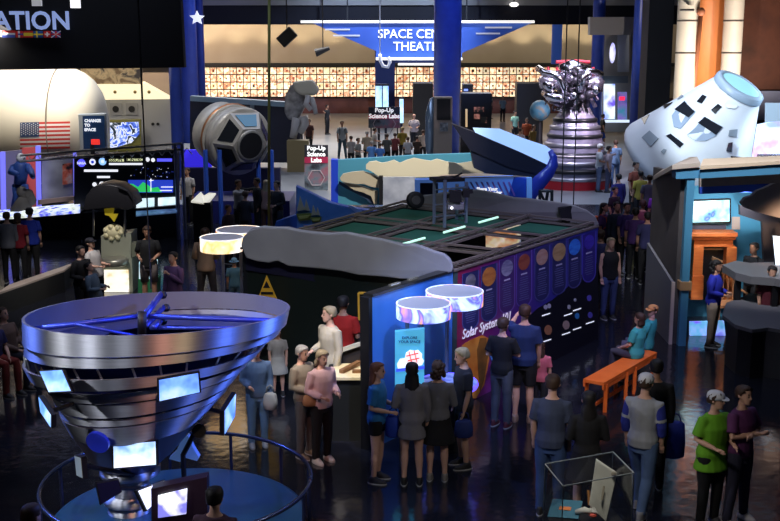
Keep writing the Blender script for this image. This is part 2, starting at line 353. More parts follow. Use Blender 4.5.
for q in (0, 1): o.tube([(xe-.03+q*.0, 37.5+(rr+.01)*math.cos(a), cz+(rr+.01)*math.sin(a)) for a in [R(180+i*8) for i in range(-12, 12)]], .025, 6)
o.build('seam_ring', mat((.35, .3, .24), .6), cm, world=True)
for x in (-14.5, -11.6): MB().box((x, 37.5, (cz-rr)/2+.2), (.5, 2, cz-rr+.5)).build('support', DARK, cm, world=True)

# module interior mock-up behind
mi = thing('cabin_mockup', 'lit cabin interior mock-up with a cream ceiling and grey panel wall', 'exhibit', D(122, 165, 45))
Y = 45; yb = D(120, 100, Y)
panel([D(x, y, Y) for x, y in ((82, 99), (172, 97), (172, 168), (82, 168))], (0, .2, 0), mat((.36, .36, .38), .5), 'panel_wall', mi)
panel([D(x, y, Y-.02) for x, y in ((79, 100), (172, 99))]+[D(145, 84, Y-2.0), D(76, 86, Y-2.0)], (0, 0, .1), mat((.8, .72, .5), .5, emit=1.1, ecol=(1, .86, .55)), 'light_ceiling', mi)
panel([D(x, y, Y-2.1) for x, y in ((68, 68), (142, 68), (142, 84), (76, 84))], (0, .1, 0), noisemat(((.25, .15, .07), (.7, .5, .25), (.08, .06, .05)), 1.4, .6, lo=.35, hi=.65, dist=2), 'truss_panel', mi)
for x, y, s in ((116, 109, 11), (132, 109, 11)):
    c = D(x, y, Y-.05); MB().box(c, (s/23, .06, s/23)).build('hatch_frame', mat((.28, .28, .3), .5), mi, world=True)
    MB().cyl(c+Vector((0, -.02, 0)), c+Vector((0, -.08, 0)), .13, seg=16).build('port', BLACK, mi, world=True)
for x in (153, 158): c = D(x, 124, Y-.05); MB().cyl(c, c+Vector((0, -.05, 0)), .06).build('port', BLACK, mi, world=True)
for x in (92, 115, 135, 149): c = D(x, 92, Y-1.3); MB().ball(c, .07, 8).build('downlight', mat((.3, .2, .08), .5), mi, world=True)
tv = thing('display_screen', 'bright curved cabin screen with a yellow frame beside the dark blue sign', 'screen', D(126, 133, 43.5))
panel([D(x, y, 43.6) for x, y in ((107, 120), (141, 119), (141, 152), (107, 152))], (0, .1, 0), mat((.18, .16, .03), .5), 'frame', tv, bevel=.03)
panel([D(x, y, 43.45) for x, y in ((110, 123), (138, 122), (139, 134), (131, 143), (110, 149))], (0, .1, 0), screenmat(((.03, .06, .3), (.1, .2, .8), (.8, .85, 1), (.01, .02, .03)), 1.6, .9, lo=.35, hi=.6, dist=3), 'screen_image', tv)
# dark blue sign "CHANGE TO SPACE"
sg = thing('exhibit_sign', 'dark blue framed sign with white words and a red badge beside the module', 'sign', D(92, 153, 35))
panel([D(x, y, 35) for x, y in ((78, 114), (106, 113), (107, 151), (80, 152))], (0, .12, 0), mat((.5, .55, .58), .4), 'frame', sg, bevel=.03)
panel([D(x, y, 34.95) for x, y in ((82.5, 116), (104, 115.5), (105, 148), (83.5, 149))], (0, .04, 0), mat((.01, .035, .1), .4, emit=.25), 'sign_face', sg)
for s, y in (('CHANGE', 122), ('TO', 126.5), ('SPACE', 131)):
    text('lettering', s, .125, D(84.5, y, 34.9), FACE, light((.85, .9, 1), .8), sg, align='LEFT', bold=.006)
c = D(95.5, 142, 34.9); MB().box(c, (.26, .04, .16)).build('red_badge', light((.9, .04, .03), .8), sg, world=True)
MB().box(D(93, 153, 35)+Vector((0, 0, -.9)), (.12, .12, 2.4)).build('post', DARK, sg, world=True)

# mission control unit
Y = 31.5
mc = thing('mission_display', 'big black control display wall with map screen and glowing header icons', 'display wall', G(125, 236))
MCp = lambda x, y, d=0: D(x, y, Y-d)
panel([MCp(x, y) for x, y in ((74, 157), (177, 150), (177, 240), (74, 240))], (0, .4, 0), mat((.01, .012, .02), .35), 'cabinet', mc)
b = MB(); bm_ = [light((.9, .92, 1), 1.0), light((.1, .1, .9), 1.2), light((.75, .8, .45), .95), light((.02, .05, .5), 1), light((.03, .55, .12), .95), light((.3, .55, 1), 1.1), mat((.005, .006, .012), .3)]
def q(xa, ya, xb, yb, m, d=.03):
    b.mi = m; s = .065*0; b.faces([MCp(xa, yb, d), MCp(xb, yb, d), MCp(xb, ya, d), MCp(xa, ya, d)], [(0, 1, 2, 3)])
def disc(x, y, r, m, d=.04):
    b.mi = m; c = MCp(x, y, d); rr = r*Y/F; n = 14; b.faces([c+Vector((rr*math.cos(6.283*i/n), 0, rr*math.sin(6.283*i/n))) for i in range(n)], [tuple(range(n))])
disc(81.5, 163, 4, 1); disc(92.5, 162, 3.2, 0); disc(92.5, 162, 1.6, 3, .06); disc(102.5, 161.5, 3.8, 5); disc(102.5, 161.5, 1.5, 0, .06)
q(109, 159, 124, 161.5, 2); q(127, 158.5, 142.5, 161, 2); q(109, 163, 142.5, 165, 0); disc(147.5, 159.5, 2.2, 0); disc(153, 160, 2, 0); q(157, 158.5, 172, 161.5, 1)
q(84, 169.5, 118, 171.8, 0); q(97, 176, 110, 178, 0); 
for x, r in ((94.5, 2.2), (102, 3), (109, 3), (116, 1.9)): disc(x, 184.5, r, 0)
q(128, 180, 173, 192.5, 3)
b.mi = 4; b.faces([MCp(x, y, .05) for x, y in ((128.5, 192), (129, 183.5), (133, 184), (138, 187), (143, 182), (148, 185), (152, 188), (158, 187), (162, 192))], [tuple(range(9))])
q(150.5, 178.5, 151.3, 191.5, 0, .07); q(149, 180, 153.5, 180.8, 0, .07); q(161, 186.5, 173, 187.5, 0, .07); q(160, 190, 172, 191, 0, .07)
random.seed(3)
for i in range(36): x = random.uniform(130, 173); y = random.uniform(167, 177); q(x, y, x+.7, y+.5, 3 if i % 3 else 0, .06)
b.build('display_graphics', bm_, mc, world=True)
text('lettering', 'MISSION CONTROL', .135, MCp(125.5, 161.3, .06), FACE, mat((.02, .03, .06), .5), mc, bold=.004)
text('lettering', 'NASA', .1, MCp(81.5, 164.3, .06), FACE, light((.8, .85, 1), .8), mc, bold=.003)
panel([MCp(x, y, .45) for x, y in ((74, 214), (177, 205), (177, 240), (74, 240))], (0, .45, 0), mat((.008, .009, .013), .3), 'console', mc)
for xa, xb, ya, yb in ((136, 154, 199, 208), (158, 177, 198, 207)):
    panel([MCp(xa, yb, .3), MCp(xb, yb-1, .3), MCp(xb, ya-1, .1), MCp(xa, ya, .1)], (0, .05, 0), screenmat(((.55, .85, .95), (.9, .97, 1)), 5, 1.0), 'monitor', mc)
for xa, xb in ((136, 177),):
    panel([MCp(xa, 216.5, .8), MCp(xb, 213, .8), MCp(xb, 209.5, .5), MCp(xa, 212, .5)], (0, 0, .03), noisemat(((.02, .05, .2), (.2, .4, .7)), 3, .3, emit=.35), 'desk_top', mc)

# truss gantry above the mission control unit
tg = thing('truss_gantry', 'thin grey truss frame rising around the mission control display', 'truss', G(130, 243))
o = MB()
for ya, yb, d in ((157, 150, .6), (151, 144, .6)): o.tube([D(20, ya+4.5, Y-d), D(182, yb-.5 , Y-d)], .035, 6)
for i in range(17): 
    x = 22+i*10; f = (x-20)/162
    o.tube([D(x, 161.5-7*f, Y-.6), D(x+5, 155-7*f, Y-.6), D(x+10, 161.2-7*f, Y-.6)], .018, 5)
o.build('top_chord', STEEL, tg, world=True)
for x in (175, 182): MB().tube([D(x, 144, Y-.6), Vector((D(x, 144, Y-.6).x, Y-.6, 0))], .05, 6).build('post', mat((.2, .22, .4), .4, .5), tg, world=True)
# left video booth: frames
vb = thing('video_booth', 'booth with violet lit posts and red banner behind the blue statue', 'booth', G(40, 245))
Y2 = 32.5
panel([D(x, y, Y2+.3) for x, y in ((0, 152), (22, 150), (22, 232), (0, 232))], (0, .1, 0), mat((.3, .27, .35), .6), 'grey_banner', vb)
panel([D(x, y, Y2+.28) for x, y in ((22, 148), (36, 147), (36, 206), (22, 208))], (0, .1, 0), mat((.62, .1, .09), .6, emit=.25), 'red_banner', vb)
panel([D(x, y, Y2+.2) for x, y in ((42, 158), (74, 155), (74, 199), (42, 203))], (0, .1, 0), noisemat(((.03, .03, .04), (.22, .22, .24), (.45, .45, .45)), .7, .4, lo=.35, hi=.7), 'video_panel', vb)
panel([D(x, y, Y2+.1) for x, y in ((62.5, 164), (72, 163), (72, 183), (62.5, 185))], (0, .06, 0), noisemat(((.01, .01, .01), (.6, .12, .06), (.5, .4, .3)), 4, .5, lo=.4, hi=.7), 'small_poster', vb)
panel([D(x, y, Y2-.1) for x, y in ((38, 200), (76, 196), (76, 200), (38, 205))], (0, .1, 0), mat((.5, .35, .3), .6), 'ledge', vb)
vi = mat((.15, .15, .6), .4, emit=.9, ecol=(.2, .2, 1.))
for x0, x1, ya in ((0, 4, 152), (35.5, 39.5, 146), (73, 75.5, 152)): panel([D(x0, ya, Y2-.05), D(x1, ya, Y2-.05), D(x1+1, 210, Y2-.05), D(x0+1, 210, Y2-.05)], (0, .12, 0), vi, 'lit_post', vb)
dk = thing('touch_table', 'long glowing violet touch table below the video booth', 'table', G(40, 262))
a = [D(0, 218, 30.8), D(80, 211, 30.8), D(80, 203, 31.6), D(0, 210, 31.6)]
panel(a, (0, 0, -.06), screenmat(((.1, .1, .9), (.4, .5, 1), (.9, .95, 1), (.6, .7, .5), (.1, .1, .6)), 3.2, 1.0, lo=.35, hi=.68), 'screen_top', dk)
panel([D(0, 219, 30.8), D(80, 212, 30.8), D(80, 240, 31), D(0, 245, 31)], (0, .6, 0), mat((.006, .006, .009), .4), 'table_body', dk)
# low dark wall left, tan ledge
lw = thing('low_partition', 'low black partition with a pale top edge at the left side', 'partition', G(30, 300))
a, b_ = G(-5, 296, .45), G(64, 272, .45)
MB().prism([Vector((a.x, a.y, 0)), Vector((b_.x, b_.y, 0)), b_+Vector((0, 0, 0)), a], (0, .9, 0)).build('partition_body', mat((.01, .01, .012), .5), lw, world=True)
MB().prism([a, b_, b_+Vector((0, 0, .04)), a+Vector((0, 0, .04))], (0, .9, 0)).build('ledge', noisemat(((.4, .32, .27), (.55, .46, .4)), 1.5, .5), lw, world=True)

# kiosk with lightning bolt
kp = G(112, 292); ks = thing('artifact_kiosk', 'greenish metal kiosk with a glowing front and a domed relic on top', 'kiosk', kp)
s = 46; k = 1/ (F/kp.y)  # metres per pixel
def K(x, y, d=0): return D(x, y, kp.y-d)
panel([K(101, 236), K(131, 233), K(133, 295), K(102, 297)], (0, .6, 0), mat((.34, .35, .27), .45, .1), 'cabinet', ks)
panel([K(131, 243), K(144, 248), K(144, 252), K(131, 258)], (0, .3, 0), mat((.22, .23, .17), .4, .3), 'side_shelf', ks)
panel([K(104, 270, .04), K(128, 270, .04), K(129, 292, .04), K(104, 292, .04)], (0, .03, 0), screenmat(((.8, .5, .2), (1, .93, .75), (.9, .85, .8), (.3, .2, .1)), 3.5, 1.2, lo=.3, hi=.75), 'lit_window', ks)
o = MB(); o.smooth = True; c = K(115, 262, .2); o.lathe([(.25, -.08), (.3, -.02), (.3, .06), (.24, .1)], 20, c); o.build('relic_ring', mat((.35, .34, .28), .35, .6), ks, world=True)
o = MB(); o.smooth = True; c = K(114, 232, -.1); o.ball(c, .24, 12, (1, .7, .8)); 
for i in range(7): a = i*.9; o.ball(c+Vector((.17*math.cos(a), -.1, .13*math.sin(a))), .07, 8)
o.build('relic', mat((.75, .68, .42), .45), ks, world=True)
bs = MB(); c0 = lambda x, y: K(x, y, .1)
bs.prism([c0(x, y) for x, y in ((104, 209), (114, 208), (113, 214), (118, 214), (114, 222), (111, 218), (109, 216), (105, 215))], (0, .05, 0)).build('lightning_bolt', mat((.55, .42, .02), .5, emit=.15), ks, world=True)
for x in (93.5, 125): MB().tube([K(x, 210, 0), K(x, 236, 0)], .025, 6).build('post', STEEL, ks, world=True)
o = MB(); o.smooth = True; pts = [(83, 210), (86, 196), (93, 187), (104, 184), (118, 186), (130, 194), (135, 206), (128, 210), (112, 208)]
o.prism([K(x, y, .2) for x, y in pts], (0, .8, 0)); o.smooth = False; o.tube([K(x, y, .25) for x, y in ((118, 187), (128, 191), (134, 200), (135, 208))], .04, 6); o.build('hood', mat((.02, .02, .025), .35), ks, world=True, bevel=.05)
# blue space-walker statue
st = thing('astronaut_statue', 'blue suited statue with white cap standing on rock at far left', 'statue', D(22, 212, 31.9))
S0 = D(22, 212, 31.9)
o = MB(); o.smooth = True
o.ball(D(21, 158, 31.9), .14, 12); o.build('cap', WHITE, st, world=True)
o = MB(); o.smooth = True
o.tube([D(21, 161, 31.9), D(21, 165, 31.9), D(21, 176, 31.9), D(20, 184, 31.9)], [.1, .23, .19, .18], 12); o.tube([D(27, 166, 31.9), D(31, 172, 31.7), D(33, 177, 31.3)], [.11, .1, .07], 8); o.tube([D(14, 167, 31.9), D(11, 172, 31.7), D(18, 174, 31.3)], [.11, .1, .07], 8)
o.tube([D(17, 186, 31.9), D(17, 196, 31.7), D(14, 206, 31.9)], [.16, .12, .09], 8); o.tube([D(23, 186, 31.9), D(26, 196, 31.8), D(24, 206, 31.9)], [.16, .12, .09], 8)
o.build('body', mat((.02, .06, .25), .5), st, world=True)
o = MB(); o.smooth = True
for i in range(5): o.ball(D(22+i*2.2, 192+(i % 3)*4+i, 31.6), .17, 8, (1, .6, 1.1))
o.tube([D(22, 214, 31.6), D(24, 197, 31.6)], [.4, .15], 8); o.build('rock_base', mat((.09, .08, .07), .8), st, world=True)

# ================================================================ MIDDLE BACK
# blue railing barrier behind the hexagon capsule
rb = thing('barrier', 'blue-grey barrier rail across the back left of the hall', 'barrier', G(240, 150))
Y = 48
panel([D(190, 96, Y), D(300, 103, Y), D(300, 108, Y), D(190, 101, Y)], (0, .6, 0), mat((.2, .3, .42), .5), 'top_rail', rb)
panel([D(190, 101, Y+.2), D(300, 108, Y+.2), D(300, 162.6, Y+.2), D(190, 162.6, Y+.2)], (0, .2, 0), mat((.015, .02, .05), .6), 'lower_panel', rb)
for x in (217, 250): panel([D(x, 101, Y+.1), D(x+4, 101, Y+.1), D(x+4, 130, Y+.1), D(x, 130, Y+.1)], (0, .1, 0), mat((.15, .2, .26), .5), 'post', rb)
# hexagonal docking capsule
hc = thing('hex_capsule', 'grey cylindrical spacecraft with hexagonal nose on a blue cradle', 'spacecraft', G(237, 212))
Yh = 34.5; cc = D(240, 141, Yh); ax = Vector((.62, -.75, -.16)).normalized()     # towards the nose
u = Vector((0, 0, 1)); u = (u-ax*u.dot(ax)).normalized(); v = ax.cross(u)
def ringh(d, r, n=32, rot=0): return [cc+ax*d+u*r*math.cos(rot+2*math.pi*j/n)+v*r*math.sin(rot+2*math.pi*j/n) for j in range(n)]
o = MB(); o.smooth = True
for d0, d1, r in ((-1.3, -.72, .98), (-.68, -.5, 1.06), (-.46, -.12, 1.0), (-.1, .12, 1.08)): o.rings([ringh(d0, r-.05), ringh(d0+.04, r), ringh(d1-.04, r), ringh(d1, r-.05)])
o.build('body_rings', noisemat(((.3, .29, .27), (.48, .46, .43)), 1.5, .45, .3), hc, world=True)
o = MB(); o.smooth = True; o.rings([ringh(-.58, 1.085), ringh(-.53, 1.085)]); o.rings([ringh(-.74, 1.0), ringh(-.66, 1.0)]); o.build('copper_band', mat((.35, .16, .08), .4, .6), hc, world=True)
o = MB(); b6 = ringh(.12, 1.06, 6, .5); t6 = ringh(.6, .6, 6, .5)
o.rings([b6, t6]); o.build('hexagonal_nose', mat((.3, .29, .28), .45, .4), hc, world=True)
gl = mat((.01, .012, .016), .12); glb = mat((.04, .14, .24), .2, emit=.12)
for i in range(6):
    a, b_, c, d = b6[i], b6[(i+1) % 6], t6[(i+1) % 6], t6[i]; m_ = (a+b_+c+d)/4; nrm = (b_-a).cross(d-a).normalized()
    if nrm.dot(m_-cc) < 0: nrm = -nrm
    pts = [m_+(p_-m_)*.72+nrm*.02 for p_ in (a, b_, c, d)]
    o = MB(); o.prism(pts, nrm*.01); w_ = o.build('window', glb if i == 5 else gl, hc, world=True)
o = MB(); o.smooth = True; o.rings([ringh(.58, .5, 24), ringh(.64, .48, 24), ringh(.64, .41, 24)], cap=False); o.build('hatch_rim', mat((.25, .25, .25), .4, .5), hc, world=True)
o = MB(); o.rings([ringh(.57, .42, 24), ringh(.625, .42, 24)]); o.build('hatch', BLACK, hc, world=True)
for i, (x, yb) in enumerate(((207, 205), (221, 208), (259, 190), (272, 182))):
    bt = D(x, yb, 33.6 if i < 2 else 34.6); o = MB(); o.tube([Vector((bt.x, bt.y, 0)), Vector((bt.x, bt.y, D(x, 150 if i < 3 else 150, bt.y).z))], .075, 8); o.build('cradle_post', mat((.02, .07, .4), .4), hc, world=True)
o = MB(); o.box((cc.x, cc.y+.2, .35), (3.2, 2.2, .7)); o.build('plinth', mat((.012, .015, .12), .35), hc, world=True)
vw = thing('blue_screen_wall', 'violet blue lit low wall left of the hexagonal capsule', 'wall', G(195, 205))
panel([D(183, 150, 36.5), D(211, 150, 36.5), D(211, 182, 36.5), D(183, 182, 36.5)], (0, .2, 0), mat((.04, .03, .7), .5, emit=.5, ecol=(.05, .03, 1.)), 'lit_face', vw)
panel([D(183, 168, 36.2), D(280, 168, 36.2), D(280, 210, 36.2), D(183, 210, 36.2)], (0, .3, 0), mat((.012, .013, .05), .5), 'base', vw)
# open book stand
bk = thing('open_book', 'bright open book lying on a dark stand', 'book', G(204, 240))
Yb = G(204, 240).y
panel([D(191, 202.5, Yb-.2), D(201, 193, Yb+.2), D(204, 197, Yb+.15), D(204, 204.5, Yb-.2)], (0, 0, .04), mat((.85, .82, .7), .5, emit=.7), 'left_page', bk)
panel([D(204, 204.5, Yb-.2), D(204, 197, Yb+.15), D(209, 194, Yb+.2), D(216, 194.5, Yb+.2), D(208, 204.5, Yb-.15)], (0, 0, .04), mat((.85, .82, .7), .5, emit=.7), 'right_page', bk)
MB().box(G(204, 240)+Vector((0, 0, .55)), (.5, .4, 1.1)).build('stand', BLACK, bk, world=True)

# lunar robot statue
rbt = thing('astronaut_sculpture', 'grey astronaut sculpture with cream backpack raised above the crowd', 'statue', G(305, 160))
Y = 47; q_ = lambda x, y, d=0: D(x, y, Y-d)
o = MB(); o.smooth = True
o.prism([q_(x, y) for x, y in ((284, 112), (285, 96), (291, 84), (300, 88), (305, 96), (304, 108), (298, 120), (288, 120))], (0, .8, 0)); o.build('body', noisemat(((.12, .12, .13), (.4, .4, .42)), 3, .5, .4), rbt, world=True, bevel=.1)
o = MB(); o.prism([q_(x, y, .2) for x, y in ((292, 82), (312, 80), (319, 90), (315, 96), (300, 95), (294, 90))], (0, .8, 0)); o.build('backpack', mat((.5, .48, .4), .5), rbt, world=True, bevel=.1)
o = MB(); o.smooth = True; o.tube([q_(309, 96, .3), q_(306, 104, .4), q_(311, 110, .4)], [.14, .13, .1], 8); o.tube([q_(311, 97, .3), q_(314, 106, .3), q_(316, 114, .3)], [.12, .11, .09], 8); o.tube([q_(297, 118), q_(295, 128), q_(293, 138)], [.22, .17, .15], 8); o.tube([q_(303, 116), q_(305, 124), q_(300, 133)], [.22, .17, .15], 8)
o.build('limbs', mat((.4, .4, .42), .5), rbt, world=True)
MB().box((q_(298, 140).x, Y, q_(298, 142).z/2), (.9, .7, max(.3, q_(298, 138).z))).build('pedestal', mat((.2, .16, .08), .6), rbt, world=True)

# hanging loudspeaker, lamp, cable
hs = thing('hanging_speaker', 'black box loudspeaker hanging tilted in front of the beige wall', 'speaker', D(287, 36, 50))
c = D(287, 37, 50); MB().box(c, (.8, .5, .55), M=Matrix.Rotation(R(-42), 3, 'Y')).build('speaker_box', BLACK, hs, world=True, bevel=.04)
MB().tube([c, (c.x, c.y, 19.9)], .03, 6).build('hanger', BLACK, hs, world=True)
hl = thing('hanging_spotlight', 'small black spotlight hanging on a rod before the beige wall', 'light', D(323, 50, 60))
c = D(323, 51, 60); MB().cyl(c+Vector((-.4, 0, -.1)), c+Vector((.35, 0, .15)), .22, .1, 12).build('lamp_head', BLACK, hl, world=True)
MB().tube([c, (c.x, c.y, 19.9)], .03, 6).build('rod', BLACK, hl, world=True)
for px, lab in ((283, 'long yellowish cable hanging from the roof in front of the sculpture'),):
    t = MB(); a = G(285, 238); b_ = Vector((D(282, 0, 27).x, 27, 19.9)); t.tube([(a.x, 27, .9), b_], .035, 6); tag(t.build('hanging_cable', mat((.22, .17, .03), .5)), lab, 'cable')
for px, yb, Yc, lab in ((151, 289, 11.6, 'thin dark cable holding the steel ring sculpture'), (142, 105, 40, 'thin dark cable hanging before the cabin mock-up')):
    a = D(px, yb, Yc); t = MB(); t.tube([a, (a.x, Yc, 19.9)], .008 if Yc < 20 else .02, 5); tag(t.build('hanging_cable', BLACK), lab, 'cable')
for px, lab in ((573, 'hanging wire in front of the rocket engine, right of its centre'), (561, 'hanging wire in front of the rocket engine, left of its centre')):
    a = D(px, 215, 33); t = MB(); t.tube([a, (a.x, 33, 19.9)], .02, 5); tag(t.build('hanging_cable', BLACK), lab, 'cable')

# pop-up science labs banners
def banner(x0, x1, y0, y1, ym, Y, lab, order=('Pop-Up', 'Science', 'Labs')):
    t = thing('banner', lab, 'banner', (D((x0+x1)/2, y0, Y).x, Y, 0)); W = D(x1, y0, Y).x-D(x0, y0, Y).x
    panel([D(x0, y1, Y), D(x1, y1, Y), D(x1, y0, Y), D(x0, y0, Y)], (0, .06, 0), noisemat(((.02, .02, .03), (.12, .16, .2), (.3, .1, .14), (.1, .08, .09)), 1.6, .6, lo=.35, hi=.7), 'banner_print', t)
    panel([D(x0, ym, Y-.02), D(x1, ym, Y-.02), D(x1, y0, Y-.02), D(x0, y0, Y-.02)], (0, .02, 0), noisemat(((.02, .02, .03), (.02, .02, .03)), 1, .6), 'heading_band', t)
    panel([D(x0, ym, Y-.04), D(x1, ym, Y-.04), D(x1, (y0+2*ym)/3, Y-.04), D(x0, (y0+2*ym)/3, Y-.04)], (0, .02, 0), mat((.42, .02, .08), .5), 'red_band', t)
    n = len(order); h = (ym-y0)/n
    for i, s in enumerate(order): text('lettering', s, h*Y/F*1.0, D((x0+x1)/2, y0+h*(i+.85), Y-.07), FACE, light((.9, .9, .9), .8), t, bold=.008)
    cz = D((x0+x1)/2, (ym*.45+y1*.55), Y-.03)
    o = MB(); rr = W*.36
    for j in range(6):
        a0 = math.pi/3*j; o.beam(cz+Vector((rr*math.cos(a0), 0, rr*math.sin(a0))), cz+Vector((rr*math.cos(a0+1.047), 0, rr*math.sin(a0+1.047))), .05, .03)
    o.build('hexagon_art', mat((.4, .35, .38), .5), t, world=True)
    for sx in (-1, 1): MB().box((t.location.x+sx*W*.42, Y+.05, D(0, y1, Y).z/2+.02), (.06, .06, max(D(0, y1, Y).z, .1))).build('foot', DARK, t, world=True)
    return t
banner(304.5, 328, 145, 190, 163, 41, 'tall dark Pop-Up Science Labs banner standing nearest, by the blue ramp')
banner(368.5, 400, 107, 128, 119, 52, 'wide Pop-Up Science Labs banner above the seated crowd', ('Pop-Up', 'Science Labs'))
for x0, x1, y0, y1, lab in ((375.5, 382, 86, 107, 'left one of the twin blue-white lit posters'), (383, 388.5, 86, 107, 'right one of the twin blue-white lit posters'), (399.5, 403.5, 99, 123, 'narrow blue-white lit post right of the wide banner')):
    t = thing('light_panel', lab, 'lit panel', (D(x0, 90, 54).x, 54, 0))
    panel([D(x0, y1, 54), D(x1, y1, 54), D(x1, y0, 54), D(x0, y0, 54)], (0, .1, 0), screenmat(((.1, .2, 1.), (.5, .8, 1), (.9, 1, 1)), 1.6, 1.2), 'lit_face', t)
    MB().box((D((x0+x1)/2, 90, 54).x, 54.05, D(0, y1, 54).z/2), (.12, .1, D(0, y1, 54).z)).build('post', DARK, t, world=True)
    panel([D(x0-.5, y0, 53.95), D(x1+.5, y0, 53.95), D(x1+.5, y0-2, 53.95), D(x0-.5, y0-2, 53.95)], (0, .2, 0), DARK, 'cap', t)
# pipe lamp hook under sign
hk = MB(); hk.smooth = True; hk.tube([D(x, y, 56) for x, y in ((380, 54), (380, 60), (383, 66), (388, 67), (390, 62), (388, 57))], .09, 8); hk.tube([D(380, 54, 56), (D(380, 54, 56).x, 56, 19.9)], .03, 6); tag(hk.build('curved_pipe', WHITE), 'white curved pipe hanging left under the theater sign', 'pipe')
# dark kiosks around the column
def kiosk(x0, x1, y0, y1, Y, lab, cat='kiosk', dep=1.0, m=None, extra=()):
    t = thing('display_kiosk', lab, cat, (D((x0+x1)/2, y1, Y).x, Y, 0)); a = D(x0, y0, Y); b_ = D(x1, y1, Y); zb = min(b_.z, 0) if b_.z < .3 else 0
    MB().box(((a.x+b_.x)/2, Y+dep/2, a.z/2), (b_.x-a.x, dep, a.z)).build('body', m or mat((.012, .012, .014), .4), t, world=True, bevel=.04)
    for nm, (xa, ya, xb, yb), mm in extra:
        panel([D(xa, yb, Y-.03), D(xb, yb, Y-.03), D(xb, ya, Y-.03), D(xa, ya, Y-.03)], (0, .05, 0), mm, nm, t)
    return t
photo = noisemat(((.01, .01, .01), (.5, .2, .15), (.9, .8, .7)), 2.2, .5, emit=.5, lo=.45, hi=.7)
kiosk(413, 433, 83, 118, 60, 'large black box booth directly left of the big blue column')
kiosk(461, 491, 93, 140, 50, 'black exhibit box with small photographs right of the big blue column', extra=(('photograph', (474, 107, 484, 112), photo), ('photograph', (474, 114, 480, 119), photo), ('photograph', (481, 117, 487, 123), photo), ('light_strip', (465.5, 109, 467.5, 127), light((.8, .55, .3), .6))))
kiosk(517, 543, 83, 125, 60, 'black booth behind the globe left of the rocket engine')
kiosk(463, 473, 84, 97, 58, 'small black screen box high beside the big blue column', extra=(('screen', (464, 89, 468, 91), light((.2, .3, 1), 1.)),))
tk = kiosk(434, 452, 97, 158, 46, 'tall slim kiosk with black screen and tan base in front of the blue column', m=mat((.2, .17, .15), .5), dep=.5, extra=(('screen', (437, 99, 450.5, 120), BLACK), ('picture', (440, 122.5, 448, 131.5), noisemat(((.01, .01, .02), (.25, .28, .32)), 6, .4))))
o = MB(); o.smooth = True; o.prism([D(x, y, 46.3) for x, y in ((425, 140), (426, 112), (430, 99), (434, 97), (434, 156), (427, 156))], (0, .3, 0)); tag(o.build('curved_shield', mat((.2, .28, .4), .2, .5)), 'curved glassy blue shield beside the slim tan kiosk', 'panel')
# globe
gb = thing('globe', 'blue and brown globe on a stand left of the rocket engine', 'globe', G(540, 152))
o = MB(); o.smooth = True; c = D(540, 110.5, 46); o.ball(c, .43, 24); o.build('sphere', noisemat(((.04, .15, .25), (.08, .24, .34), (.32, .22, .1)), 1.8, .5, lo=.4, hi=.62), gb, world=True)
MB().tube([(c.x, 46, 0), (c.x, 46, c.z-.4)], [.25, .08], 10).build('stand', BLACK, gb, world=True)

dc = thing('lit_cabinet', 'small cabinet with a cyan lit top and green front right of the kiosk', 'cabinet', G(148, 296))
Yk = dc.location.y
panel([D(139, 262, Yk), D(155, 262, Yk), D(155, 279, Yk), D(139, 279, Yk)], (0, .3, 0), screenmat(((.3, .6, .75), (.8, .95, 1)), 4, .8), 'lit_display', dc)
panel([D(138, 279, Yk), D(157, 279, Yk), D(157, 297, Yk), D(138, 297, Yk)], (0, .4, 0), mat((.03, .2, .08), .5), 'green_front', dc)
# ================================================================ CLOUD EXHIBIT (middle)
def wavy(x0, x1, yb, yt, n, amp, Y, fn=None):
    pass
cw_ = thing('cloud_wall', 'teal curved wall with cream cloud cutouts in the middle of the hall', 'wall', G(400, 206))
Y = 37
W = lambda x, y, d=0: D(x, y, Y-d)
panel([W(338, 160), W(420, 155), W(484, 153), W(492, 154), W(492, 182), W(440, 186), W(440, 205), W(338, 205)], (0, .25, 0), mat((.05, .22, .32), .6), 'teal_panel', cw_)
panel([W(331, 159.5, .05), W(338, 160, .05), W(338, 206, .05), W(331, 206, .05)], (0, .4, 0), mat((.01, .04, .42), .5, emit=.05, ecol=(.02, .1, 1.)), 'blue_end', cw_)
panel([W(486, 154, .05), W(492, 154, .05), W(492, 176, .05), W(486, 176, .05)], (0, .3, 0), mat((.01, .05, .5), .5), 'blue_end', cw_)
panel([W(x, y, .3) for x, y in ((430, 166), (446, 164), (462, 163), (474, 161), (484, 158), (487, 163), (487, 170), (480, 176), (464, 179), (430, 179))], (0, .08, 0), mat((.4, .36, .27), .65), 'cloud_cutout', cw_)
cream = mat((.56, .5, .36), .65)
panel([W(x, y, .5) for x, y in ((366, 165), (369, 162), (376, 161), (382, 163), (388, 162), (394, 160), (400, 163), (407, 160), (414, 158), (424, 160), (431, 161), (437, 159), (448, 162), (456, 163), (463, 167), (462, 173), (455, 177), (430, 177), (382, 178), (378, 176), (371, 171), (366, 169))], (0, .12, 0), cream, 'cloud_cutout', cw_)
panel([W(x, y, .4) for x, y in ((340, 178), (343, 174), (352, 172), (363, 171), (372, 174), (380, 178), (380, 188), (372, 187), (364, 184), (356, 184), (348, 183), (341, 181))], (0, .12, 0), mat((.42, .36, .26), .65), 'cloud_cutout', cw_)
panel([W(x, y, .3) for x, y in ((342, 182), (352, 184), (362, 186), (370, 189), (378, 191), (377, 204), (374, 204), (371, 196), (362, 192), (354, 190))], (0, .1, 0), mat((.42, .36, .26), .65), 'cloud_cutout', cw_)
panel([W(x, y, .2) for x, y in ((339, 181), (348, 186), (358, 191), (368, 193), (373, 197), (375, 204), (371, 204), (366, 199), (355, 193), (345, 188), (339, 184))], (0, .05, 0), mat((.02, .04, .09), .65), 'dark_cutout', cw_)
